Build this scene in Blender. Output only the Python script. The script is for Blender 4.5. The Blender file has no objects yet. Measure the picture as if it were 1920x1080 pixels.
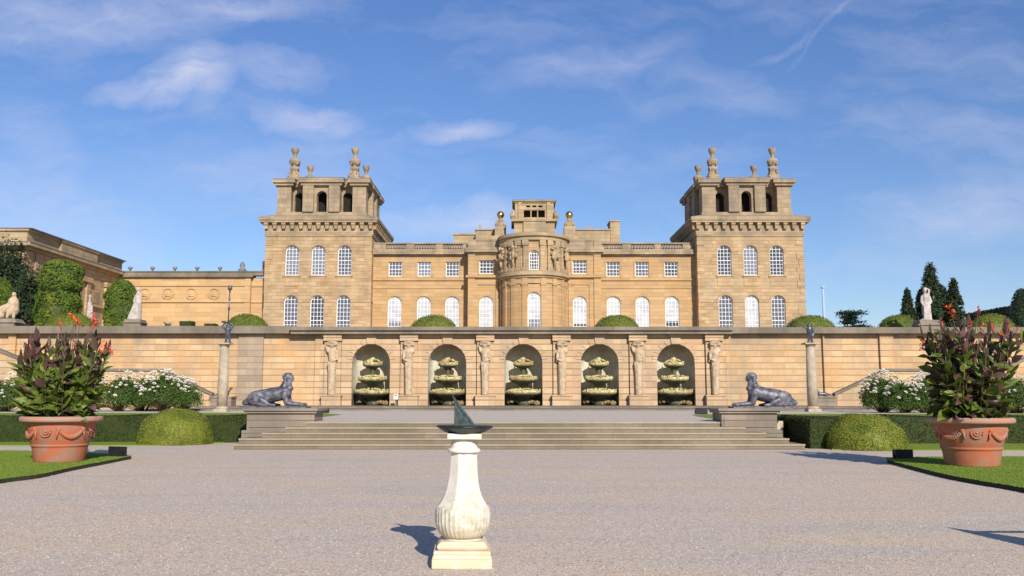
import bpy, math, random
import numpy as np
from mathutils import Vector, Matrix
R = math.radians
rnd = random.Random(7)
sc = bpy.context.scene
COL = sc.collection

# ------------------------------------------------------------------ camera
F = 1650.0; PITCH = math.atan(205/F); EYE = 1.6
cp, sp = math.cos(PITCH), math.sin(PITCH)
cam = bpy.data.cameras.new('camera'); camo = bpy.data.objects.new('camera', cam); COL.objects.link(camo)
cam.sensor_width = 36; cam.lens = 36*F/1920; cam.clip_start = .1; cam.clip_end = 3000
camo.location = (0, 0, EYE); camo.rotation_euler = (R(90)+PITCH, 0, 0)
sc.camera = camo
# ------------------------------------------------------------------ light
SUN_AZ = math.atan2(.74, -2.25)      # clockwise from +Y
SUN_EL = R(29)
sun = bpy.data.lights.new('sun', 'SUN'); suno = bpy.data.objects.new('sun', sun); COL.objects.link(suno)
sun.energy = 5.0; sun.angle = R(.5); sun.color = (1, .93, .82)
sdir = Vector((math.sin(SUN_AZ)*math.cos(SUN_EL), math.cos(SUN_AZ)*math.cos(SUN_EL), math.sin(SUN_EL)))
suno.rotation_euler = sdir.to_track_quat('Z', 'Y').to_euler(); suno.location = sdir*60
sc.view_settings.view_transform = 'Standard'; sc.view_settings.look = 'None'
sc.view_settings.exposure = 0.18; sc.view_settings.gamma = 1
sc.cycles.max_bounces = 6; sc.cycles.diffuse_bounces = 2; sc.cycles.glossy_bounces = 2
sc.cycles.transparent_max_bounces = 6

def XP(px, py, Y):
    u = (540-py)/F; return (px-960)/F*Y/(cp-sp*u)
def ZP(py, Y):
    u = (540-py)/F; return EYE+Y*(sp+u*cp)/(cp-u*sp)
def G(px, py, z=0.):
    u = (540-py)/F; t = (z-EYE)/(sp+u*cp); return ((px-960)/F*t, t*(cp-u*sp))

# ------------------------------------------------------------------ world
W = bpy.data.worlds.new('World'); sc.world = W; W.use_nodes = True
nt = W.node_tree; N = nt.nodes; L = nt.links; N.clear()
def nd(tree, typ, **kw):
    n = tree.nodes.new(typ)
    for k, v in kw.items():
        if k.startswith('i_'):
            key = k[2:]; key = int(key) if key.isdigit() else key.replace('_', ' ')
            n.inputs[key].default_value = v
        else: setattr(n, k, v)
    return n
def mth(tree, op, a, b=None, c=None, clamp=False):
    n = tree.nodes.new('ShaderNodeMath'); n.operation = op; n.use_clamp = clamp
    for i, v in enumerate((a, b, c)):
        if v is None: continue
        if isinstance(v, (int, float)): n.inputs[i].default_value = v
        else: tree.links.new(v, n.inputs[i])
    return n.outputs[0]
def mixc(tree, fac, a, b, blend='MIX'):
    n = tree.nodes.new('ShaderNodeMix'); n.data_type = 'RGBA'; n.blend_type = blend
    for k, v in ((0, fac), (6, a), (7, b)):
        if isinstance(v, (int, float)): n.inputs[k].default_value = v
        elif isinstance(v, tuple): n.inputs[k].default_value = v if len(v) == 4 else v+(1,)
        else: tree.links.new(v, n.inputs[k])
    return n.outputs[2]
sky = nd(nt, 'ShaderNodeTexSky', sky_type='NISHITA', sun_disc=False, sun_elevation=SUN_EL, sun_rotation=SUN_AZ,
         altitude=100, air_density=1.0, dust_density=.15, ozone_density=2.0)
tc = nd(nt, 'ShaderNodeTexCoord'); sep = nd(nt, 'ShaderNodeSeparateXYZ'); L.new(tc.outputs['Generated'], sep.inputs[0])
yy = mth(nt, 'MAXIMUM', sep.outputs[1], .08)
P_ = mth(nt, 'DIVIDE', sep.outputs[0], yy); Q_ = mth(nt, 'DIVIDE', sep.outputs[2], yy)
cmb = nd(nt, 'ShaderNodeCombineXYZ'); L.new(P_, cmb.inputs[0]); L.new(Q_, cmb.inputs[1])
dn = nd(nt, 'ShaderNodeTexNoise', i_Scale=9., i_Detail=6., i_Roughness=.6); L.new(cmb.outputs[0], dn.inputs['Vector'])
dsub = nd(nt, 'ShaderNodeVectorMath', operation='SUBTRACT'); L.new(dn.outputs['Color'], dsub.inputs[0]); dsub.inputs[1].default_value = (.5, .5, .5)
dsc = nd(nt, 'ShaderNodeVectorMath', operation='SCALE'); L.new(dsub.outputs[0], dsc.inputs[0]); dsc.inputs['Scale'].default_value = .07
dadd = nd(nt, 'ShaderNodeVectorMath', operation='ADD'); L.new(cmb.outputs[0], dadd.inputs[0]); L.new(dsc.outputs[0], dadd.inputs[1])
def pq(px, py):
    u = (540-py)/F; return ((px-960)/F/(cp-sp*u), (sp+u*cp)/(cp-u*sp))
clouds = [(350, 140, 95, 52, 25, .85), (300, 152, 120, 28, 14, .6), (392, 165, 40, 60, -25, .5), (500, 122, 120, 34, -8, .38), (580, 218, 100, 36, -6, .55),
          (868, 238, 90, 26, 5, .6), (230, 22, 330, 58, 6, .42), (60, 20, 160, 70, 0, .4), (440, 10, 160, 30, 0, .4), (900, 412, 110, 34, 8, .55),
          (800, 420, 150, 30, 0, .3), (70, 260, 120, 60, -40, .22), (1040, 130, 140, 32, 10, .22), (1190, 110, 130, 34, 20, .26),
          (1330, 150, 160, 38, -20, .2), (1560, 45, 120, 7, 42, .16), (1470, 85, 100, 10, 20, .16), (1820, 240, 170, 34, -14, .26),
          (1650, 215, 70, 26, 0, .18), (1390, 160, 50, 20, 30, .15), (60, 380, 260, 80, -10, .3), (1850, 380, 240, 70, 8, .25), (440, 330, 250, 70, 0, .2)]
acc = None
for (px, py, sx, sy, ang, st) in clouds:
    mp = nd(nt, 'ShaderNodeMapping', vector_type='TEXTURE')
    p, q = pq(px, py)
    mp.inputs['Location'].default_value = (p, q, 0); mp.inputs['Rotation'].default_value = (0, 0, R(ang))
    mp.inputs['Scale'].default_value = (sx*1.2/F, sy*1.25/F, 1)
    L.new(dadd.outputs[0], mp.inputs[0])
    g = nd(nt, 'ShaderNodeTexGradient', gradient_type='SPHERICAL'); L.new(mp.outputs[0], g.inputs[0])
    s = mth(nt, 'MULTIPLY', mth(nt, 'POWER', g.outputs['Fac'], .8), st)
    acc = s if acc is None else mth(nt, 'MAXIMUM', acc, s)
# wisps
mpw = nd(nt, 'ShaderNodeMapping'); mpw.inputs['Rotation'].default_value = (0, 0, R(12)); mpw.inputs['Scale'].default_value = (1.2, 4.2, 1)
L.new(dadd.outputs[0], mpw.inputs[0])
wn = nd(nt, 'ShaderNodeTexNoise', i_Scale=3.2, i_Detail=10., i_Roughness=.62); L.new(mpw.outputs[0], wn.inputs['Vector'])
mr = nd(nt, 'ShaderNodeMapRange'); mr.inputs['From Min'].default_value = .47; mr.inputs['From Max'].default_value = .85
mr.inputs['To Max'].default_value = .34; L.new(wn.outputs['Fac'], mr.inputs['Value'])
fine = nd(nt, 'ShaderNodeTexNoise', i_Scale=14., i_Detail=7., i_Roughness=.6); L.new(mpw.outputs[0], fine.inputs['Vector'])
fr = nd(nt, 'ShaderNodeMapRange'); fr.inputs['From Min'].default_value = .3; fr.inputs['From Max'].default_value = .62
fr.inputs['To Min'].default_value = .45; L.new(fine.outputs['Fac'], fr.inputs['Value'])
acc = mth(nt, 'MULTIPLY', acc, fr.outputs[0])
cf = mth(nt, 'ADD', acc, mr.outputs[0], clamp=True)
el = nd(nt, 'ShaderNodeMapRange'); el.inputs[1].default_value = .05; el.inputs[2].default_value = .45; L.new(sep.outputs[2], el.inputs[0])
tint = mixc(nt, 1.0, sky.outputs[0], mixc(nt, el.outputs[0], (.80, .86, 1.0), (.70, .90, 1.26)), 'MULTIPLY')
cloudcol = (6.4, 6.5, 8.0)
skyc = mixc(nt, cf, tint, cloudcol)
bg = nd(nt, 'ShaderNodeBackground'); bg.inputs['Strength'].default_value = .10; L.new(skyc, bg.inputs[0])
wo = nd(nt, 'ShaderNodeOutputWorld'); L.new(bg.outputs[0], wo.inputs[0])

# ------------------------------------------------------------------ materials
def newmat(name):
    m = bpy.data.materials.new(name); m.use_nodes = True
    t = m.node_tree; b = t.nodes['Principled BSDF']; return m, t, b
def pos(t): return t.nodes.new('ShaderNodeNewGeometry').outputs['Position']
def noise(t, vec, scale, detail=5., rough=.55, out='Fac'):
    n = nd(t, 'ShaderNodeTexNoise', i_Scale=scale, i_Detail=detail, i_Roughness=rough); t.links.new(vec, n.inputs['Vector']); return n.outputs[out]
def mrange(t, v, a, b, c=0., d=1.):
    n = nd(t, 'ShaderNodeMapRange'); n.inputs[1].default_value = a; n.inputs[2].default_value = b; n.inputs[3].default_value = c; n.inputs[4].default_value = d
    t.links.new(v, n.inputs[0]); return n.outputs[0]
def bump(t, b, h, strength=.4, dist=.02):
    n = nd(t, 'ShaderNodeBump'); n.inputs['Strength'].default_value = strength; n.inputs['Distance'].default_value = dist
    t.links.new(h, n.inputs['Height']); t.links.new(n.outputs[0], b.inputs['Normal'])
def simple(name, c1, c2=None, scale=8., rough=.8, metal=0., bs=.25, bd=.02, lo=.35, hi=.65, spec=.3):
    m, t, b = newmat(name); b.inputs['Roughness'].default_value = rough; b.inputs['Metallic'].default_value = metal
    b.inputs['Specular IOR Level'].default_value = spec
    if c2 is None: c2 = tuple(x*.75 for x in c1)
    p = pos(t); n1 = noise(t, p, scale)
    t.links.new(mixc(t, mrange(t, n1, lo, hi), c1, c2), b.inputs['Base Color'])
    if bs: bump(t, b, noise(t, p, scale*4, 6), bs, bd)
    return m
def stone(name, c1, c2, mortar, bw=1.0, rh=.46, ms=.018, stain=(.30, .27, .22), stmin=.5, stmax=.75, smax=.75, bmp=.6, warm=None, weath=None):
    m, t, b = newmat(name); b.inputs['Roughness'].default_value = .9; b.inputs['Specular IOR Level'].default_value = .15
    p = pos(t); s = nd(t, 'ShaderNodeSeparateXYZ'); t.links.new(p, s.inputs[0])
    cx = nd(t, 'ShaderNodeCombineXYZ'); t.links.new(mth(t, 'ADD', s.outputs[0], s.outputs[1]), cx.inputs[0]); t.links.new(s.outputs[2], cx.inputs[1])
    br = nd(t, 'ShaderNodeTexBrick'); t.links.new(cx.outputs[0], br.inputs['Vector'])
    br.inputs['Color1'].default_value = c1+(1,); br.inputs['Color2'].default_value = c2+(1,); br.inputs['Mortar'].default_value = tuple(x*.85+y*.15 for x, y in zip(c2, mortar))+(1,)
    br.inputs['Scale'].default_value = 1; br.inputs['Mortar Size'].default_value = ms; br.inputs['Mortar Smooth'].default_value = .3
    br.inputs['Brick Width'].default_value = bw; br.inputs['Row Height'].default_value = rh
    fz = mth(t, 'FRACT', mth(t, 'DIVIDE', s.outputs[2], rh)); dj = mth(t, 'ABSOLUTE', mth(t, 'SUBTRACT', fz, .5))
    bed = mrange(t, dj, .5-ms*1.5/rh, .5-ms*.5/rh)
    b2_ = nd(t, 'ShaderNodeTexBrick'); off = nd(t, 'ShaderNodeVectorMath', operation='ADD'); t.links.new(cx.outputs[0], off.inputs[0]); off.inputs[1].default_value = (bw*7.5, rh*12, 0); t.links.new(off.outputs[0], b2_.inputs['Vector'])
    b2_.inputs['Color1'].default_value = (1.12, 1.12, 1.12, 1); b2_.inputs['Color2'].default_value = (.76, .74, .72, 1); b2_.inputs['Mortar'].default_value = (.9, .9, .9, 1)
    b2_.inputs['Scale'].default_value = 1; b2_.inputs['Mortar Size'].default_value = 0.; b2_.inputs['Brick Width'].default_value = bw; b2_.inputs['Row Height'].default_value = rh; b2_.inputs['Bias'].default_value = -.25
    col = mixc(t, .8, br.outputs['Color'], b2_.outputs['Color'], 'MULTIPLY')
    col = mixc(t, mth(t, 'MULTIPLY', bed, .8), col, mortar)
    if warm:
        col = mixc(t, mrange(t, noise(t, p, .55, 4), .5, .68, 0, .8), col, warm)
    # streaky weathering: noise stretched vertically
    mp = nd(t, 'ShaderNodeMapping'); mp.inputs['Scale'].default_value = (.6, .6, .22); t.links.new(p, mp.inputs[0])
    st = noise(t, mp.outputs[0], .9, 9, .68)
    col = mixc(t, mrange(t, st, stmin, stmax, 0, smax), col, stain)
    fn = noise(t, p, 7, 6, .7)
    col = mixc(t, mrange(t, fn, .3, .7, 0, .35), col, (c1[0]*.55, c1[1]*.55, c1[2]*.55))
    if weath:   # darker grime above given height (weathered tops of the stonework)
        z0, z1, wc = weath
        col = mixc(t, mth(t, 'MULTIPLY', mrange(t, s.outputs[2], z0, z1), mrange(t, noise(t, mp.outputs[0], 1.3, 6), .40, .62, .0, .9)), col, wc)
    t.links.new(col, b.inputs['Base Color'])
    h = mth(t, 'ADD', mth(t, 'MULTIPLY', bed, -1.), mth(t, 'MULTIPLY', noise(t, p, 18, 5), .5))
    bump(t, b, h, bmp, .03)
    return m
def leafmat(name, c1, c2, scale=6., trans=.25, rough=.6, c3=None, s3=.8):
    m, t, b = newmat(name); b.inputs['Roughness'].default_value = rough; b.inputs['Specular IOR Level'].default_value = .25
    p = pos(t); col = mixc(t, mrange(t, noise(t, p, scale, 3), .35, .65), c1, c2)
    if c3: col = mixc(t, mrange(t, noise(t, p, s3, 3), .52, .66), col, c3)
    t.links.new(col, b.inputs['Base Color'])
    if trans:
        tr = nd(t, 'ShaderNodeBsdfTranslucent'); t.links.new(col, tr.inputs[0])
        mx = nd(t, 'ShaderNodeMixShader'); mx.inputs[0].default_value = trans
        o = t.nodes['Material Output']; t.links.new(b.outputs[0], mx.inputs[1]); t.links.new(tr.outputs[0], mx.inputs[2]); t.links.new(mx.outputs[0], o.inputs[0])
    return m

M = {}
M['wall'] = stone('terrace_stone', (.64, .445, .255), (.53, .345, .185), (.25, .16, .09), 1.75, .462, .03, stain=(.30, .245, .185), stmin=.46, stmax=.70, smax=.8, warm=(.60, .33, .14), weath=(5.0, 6.5, (.27, .215, .16)))
M['wallc'] = stone('niche_wall_stone', (.58, .415, .26), (.48, .33, .195), (.21, .145, .085), 1.5, .462, .034, stain=(.31, .255, .20), stmin=.47, stmax=.72, smax=.8, warm=(.53, .33, .20))
M['pier'] = stone('grimy_pier_stone', (.44, .335, .235), (.35, .27, .19), (.22, .17, .12), 1.3, .462, .02, stain=(.24, .205, .17), stmin=.42, stmax=.66, smax=.8)
M['pal'] = stone('tower_stone', (.51, .36, .205), (.36, .24, .128), (.24, .16, .085), .95, .38, .018, stain=(.33, .265, .19), stmin=.47, stmax=.72, smax=.75, warm=(.54, .385, .22), weath=(17.0, 19.8, (.25, .19, .12)))
M['palw'] = stone('wing_stone', (.50, .335, .175), (.44, .285, .14), (.30, .19, .10), 1.3, .42, .01, stain=(.37, .28, .185), stmin=.5, stmax=.74, smax=.7, warm=(.52, .295, .12), weath=(15.6, 17.8, (.28, .205, .13)))
M['lant'] = stone('lantern_stone', (.46, .345, .205), (.38, .28, .165), (.24, .18, .11), 1.0, .42, .012, stain=(.24, .195, .14), stmin=.46, stmax=.68, smax=.8)
M['belv'] = stone('weathered_stone', (.44, .335, .215), (.345, .26, .165), (.21, .16, .11), 1.2, .5, .012, stain=(.17, .14, .11), stmin=.42, stmax=.66, smax=.85)
M['annex'] = stone('annex_stone', (.57, .375, .19), (.52, .345, .17), (.38, .25, .13), 1.6, .5, .008, stain=(.42, .32, .21), stmin=.5, stmax=.78, smax=.7, warm=(.56, .34, .15))
M['cop'] = stone('coping_stone', (.27, .225, .17), (.21, .175, .135), (.12, .10, .08), 1.6, 3., .015, stain=(.13, .112, .09), stmin=.42, stmax=.66, smax=.85)
M['step'] = stone('step_stone', (.27, .22, .155), (.20, .165, .115), (.10, .08, .06), 1.7, 5., .012, stain=(.15, .12, .085), stmin=.42, stmax=.66, smax=.85)
M['ped'] = stone('pedestal_stone', (.31, .255, .195), (.25, .20, .155), (.15, .12, .09), .8, .42, .012, stain=(.17, .15, .125), stmin=.42, stmax=.66, smax=.85)
M['niche'] = simple('niche_stone', (.66, .60, .48), (.46, .41, .31), 1.6, .9, bs=.6, bd=.04)
M['moss'] = simple('mossy_shell_stone', (.78, .70, .38), (.36, .28, .09), 7., .95, bs=1., bd=.06)
m = M['moss']; t = m.node_tree; b = t.nodes['Principled BSDF']; lk = b.inputs['Base Color'].links[0].from_socket; p = pos(t)
t.links.new(mixc(t, mrange(t, noise(t, p, 1.1, 5), .50, .62, 0, .75), lk, (.34, .22, .08)), b.inputs['Base Color'])
M['rock'] = simple('ochre_rockwork', (.34, .25, .12), (.14, .10, .05), 5, .9, bs=.8, bd=.05)
M['wetshade'] = simple('shaded_wet_stone', (.10, .10, .06), (.05, .05, .035), 4., .6, bs=.6, bd=.04)  # damp stone, darkened to paint in the shade under the basins
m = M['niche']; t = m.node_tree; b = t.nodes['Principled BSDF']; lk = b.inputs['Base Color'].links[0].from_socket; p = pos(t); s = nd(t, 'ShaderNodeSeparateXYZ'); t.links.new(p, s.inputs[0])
low_shade = mth(t, 'MULTIPLY', mrange(t, mth(t, 'ADD', s.outputs[2], mth(t, 'MULTIPLY', noise(t, p, 2.2, 6), .9)), 2.9, 2.2), .85)  # dark niche foot: shade of the lower basin painted in, with damp
col = mixc(t, low_shade, lk, (.07, .06, .04)); col = mixc(t, mrange(t, noise(t, p, .9, 5), .48, .62, 0, .6), col, (.48, .50, .43))
t.links.new(mixc(t, mrange(t, mth(t, 'ADD', s.outputs[2], mth(t, 'MULTIPLY', noise(t, p, 1.2, 6), .8)), 4.9, 5.9, 0, .6), col, (.24, .17, .10)), b.inputs['Base Color'])  # brown niche head: shade below the arch put into the colour
M['dark'] = simple('opening_shade', (.012, .011, .01), (.02, .018, .015), 5, .95, bs=0)  # near-black colour painted for the shade inside openings
M['white'] = simple('white_paint', (.80, .79, .76), (.70, .69, .66), 3, .5, bs=0)
M['blind'] = simple('white_blind', (.50, .50, .51), (.34, .355, .39), 1.3, .7, bs=0)
M['lead'] = simple('lead_roof', (.20, .21, .23), (.13, .14, .15), 1.2, .6, bs=.1)
M['bronze'] = simple('dark_bronze', (.055, .06, .085), (.13, .135, .165), 5., .42, .5, bs=.3, bd=.01, spec=.5)
M['leadfig'] = simple('lead_sphinx', (.05, .048, .062), (.19, .185, .21), 7., .5, .2, bs=.35, bd=.015, spec=.5)
M['gold'] = simple('gilding', (.85, .60, .18), (.75, .5, .12), 5, .25, 1., bs=0)
M['marble'] = simple('pale_marble', (.52, .46, .42), (.33, .285, .26), 5., .8, bs=.3)
M['statuestone'] = simple('carved_stone', (.56, .43, .29), (.38, .28, .18), 4., .9, bs=.6, bd=.04)
M['column'] = simple('column_stone', (.46, .37, .27), (.33, .27, .2), 3., .9, bs=.4)
M['black'] = simple('black_case', (.012, .012, .014), (.02, .02, .02), 4, .5, bs=0)
M['soil'] = simple('soil', (.05, .035, .02), (.03, .02, .012), 8, .95)
M['terra'] = simple('terracotta', (.42, .125, .062), (.30, .19, .14), 3.2, .85, bs=.3, bd=.01, lo=.42, hi=.72)
M['rimclay'] = simple('weathered_clay_rim', (.42, .20, .13), (.34, .24, .18), 3.5, .9, bs=.4, bd=.01)
M['bark'] = simple('bark', (.09, .065, .04), (.05, .035, .02), 6, .9, bs=.6)
m, t, b = newmat('window_glass'); b.inputs['Base Color'].default_value = (.10, .115, .14, 1); b.inputs['Roughness'].default_value = .08
b.inputs['Specular IOR Level'].default_value = .5; b.inputs['IOR'].default_value = 1.55; M['glass'] = m
b.inputs['Base Color'].default_value = (.085, .09, .12, 1)
for k_, c_ in (('glass2', (.16, .17, .215, 1)), ('glass3', (.045, .05, .07, 1))):
    M[k_] = M['glass'].copy(); M[k_].name = 'window_glass'; M[k_].node_tree.nodes['Principled BSDF'].inputs['Base Color'].default_value = c_
# limestone of the sundial
m, t, b = newmat('sundial_limestone'); b.inputs['Roughness'].default_value = .85; b.inputs['Specular IOR Level'].default_value = .2
p = pos(t); s = nd(t, 'ShaderNodeSeparateXYZ'); t.links.new(p, s.inputs[0])
col = mixc(t, mrange(t, noise(t, p, 7, 6, .65), .38, .72), (.72, .675, .59), (.60, .53, .42))
algae = mth(t, 'MULTIPLY', mrange(t, s.outputs[2], .75, .55), mrange(t, noise(t, p, 11, 7, .7), .42, .66))
algae = mth(t, 'MULTIPLY', algae, mrange(t, s.outputs[2], .15, .35))
col = mixc(t, mth(t, 'MULTIPLY', algae, .85), col, (.36, .35, .19))
base = mth(t, 'MULTIPLY', mrange(t, s.outputs[2], .40, .2), mrange(t, noise(t, p, 5, 5), .35, .6, .3, .8))
col = mixc(t, base, col, (.66, .50, .30))
col = mixc(t, mrange(t, noise(t, p, 60, 4, .7), .55, .75, 0, .5), col, (.38, .34, .26))
t.links.new(col, b.inputs['Base Color']); bump(t, b, noise(t, p, 45, 8, .7), .5, .006); M['lime'] = m
# gravel
def gravelmat(name, base, tan, grey):
    m, t, b = newmat(name); b.inputs['Roughness'].default_value = .95; b.inputs['Specular IOR Level'].default_value = .1
    p = pos(t)
    v = nd(t, 'ShaderNodeTexVoronoi', i_Scale=80.); t.links.new(p, v.inputs['Vector'])
    v2 = nd(t, 'ShaderNodeTexVoronoi', i_Scale=38.); t.links.new(p, v2.inputs['Vector'])
    hs = nd(t, 'ShaderNodeSeparateXYZ'); t.links.new(v.outputs['Color'], hs.inputs[0])
    hs2 = nd(t, 'ShaderNodeSeparateXYZ'); t.links.new(v2.outputs['Color'], hs2.inputs[0])
    col = mixc(t, mrange(t, noise(t, p, .33, 5, .6), .42, .58), base, tan)
    mpt = nd(t, 'ShaderNodeMapping'); mpt.inputs['Scale'].default_value = (.30, 1.6, 1); mpt.inputs['Rotation'].default_value = (0, 0, .25); t.links.new(p, mpt.inputs[0])
    col = mixc(t, mrange(t, noise(t, mpt.outputs[0], .55, 6, .6), .47, .66, 0, .75), col, grey)
    col = mixc(t, mrange(t, hs.outputs[0], 0, 1, 0, .42), col, tuple(x*.5 for x in base))
    col = mixc(t, mrange(t, hs.outputs[1], .75, 1, 0, .7), col, (.72, .64, .56))
    col = mixc(t, mrange(t, hs2.outputs[0], .86, .93, 0, .5), col, (.17, .14, .12))
    col = mixc(t, mrange(t, hs2.outputs[1], .95, .97, 0, .7), col, (.68, .64, .58))
    t.links.new(col, b.inputs['Base Color'])
    h = mth(t, 'ADD', mth(t, 'MULTIPLY', v.outputs['Distance'], -1.), mth(t, 'MULTIPLY', noise(t, p, 90, 4), .6))
    bump(t, b, h, .35, .008)
    return m
M['gravel'] = gravelmat('gravel', (.575, .46, .37), (.61, .47, .335), (.47, .42, .37))
M['gravel2'] = gravelmat('terrace_gravel', (.58, .49, .40), (.58, .48, .38), (.51, .46, .40))
def grassmat(name, a, bb):
    m, t, b = newmat(name); b.inputs['Roughness'].default_value = .9; b.inputs['Specular IOR Level'].default_value = .1
    p = pos(t); mp = nd(t, 'ShaderNodeMapping'); mp.inputs['Scale'].default_value = (1, 2.2, 1); t.links.new(p, mp.inputs[0])
    col = mixc(t, mrange(t, noise(t, mp.outputs[0], 1.1, 6, .65), .35, .65), a, bb)
    col = mixc(t, mrange(t, noise(t, p, 45, 5, .8), .4, .7, 0, .7), col, tuple(x*.4 for x in a))
    col = mixc(t, mrange(t, noise(t, p, 2.6, 5, .7), .56, .75, 0, .5), col, (.20, .17, .05))
    t.links.new(col, b.inputs['Base Color']); bump(t, b, noise(t, p, 60, 4), .8, .02); return m
M['grass'] = grassmat('lawn_grass', (.19, .28, .036), (.235, .29, .045))
M['blade'] = leafmat('grass_blades', (.17, .28, .03), (.23, .29, .05), 3, .3)
M['edge'] = simple('turf_edge', (.05, .05, .02), (.03, .03, .012), 12, .95, bs=.6)
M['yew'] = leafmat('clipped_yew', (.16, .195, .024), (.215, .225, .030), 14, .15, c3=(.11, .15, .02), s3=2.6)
M['yew2'] = leafmat('olive_yew', (.11, .14, .022), (.15, .165, .022), 3, .1, c3=(.075, .115, .02), s3=1.)  # darker olive green of the upper domes
M['yewdark'] = leafmat('yew_core', (.035, .045, .012), (.05, .06, .012), 8, 0)
M['box'] = leafmat('box_hedge', (.028, .045, .009), (.045, .06, .011), 6, .15)
M['topiary'] = leafmat('topiary_yew', (.13, .19, .022), (.07, .12, .018), 2.5, .15, c3=(.19, .21, .025), s3=.8)
M['conifer'] = leafmat('conifer', (.04, .062, .026), (.022, .04, .016), 1.5, .1)
M['cedar'] = leafmat('cedar', (.022, .04, .026), (.015, .03, .02), 1.5, .1)
M['rose'] = leafmat('rose_leaves', (.10, .17, .03), (.05, .10, .02), 5, .2)
M['petal'] = simple('white_petals', (.80, .78, .70), (.75, .70, .58), 8, .7, bs=0)
M['cannag'] = leafmat('canna_green', (.16, .22, .035), (.055, .09, .022), 6, .3, .4, c3=(.26, .28, .05), s3=4)
M['cannap'] = leafmat('canna_bronze', (.12, .055, .048), (.07, .055, .028), 3, .25, .4, c3=(.17, .085, .095), s3=2.4)
M['stem'] = leafmat('canna_stem', (.12, .10, .04), (.10, .05, .04), 5, 0)
M['red'] = simple('canna_red', (.62, .10, .05), (.50, .05, .04), 9, .6, bs=0)
M['orange'] = simple('canna_orange', (.80, .17, .03), (.70, .10, .03), 9, .6, bs=0)
M['rust'] = leafmat('russet_leaves', (.14, .05, .02), (.09, .06, .02), 4, .2)
M['watermat'] = simple('dark_water', (.03, .035, .02), (.05, .05, .025), 3, .1, bs=.1)

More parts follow.
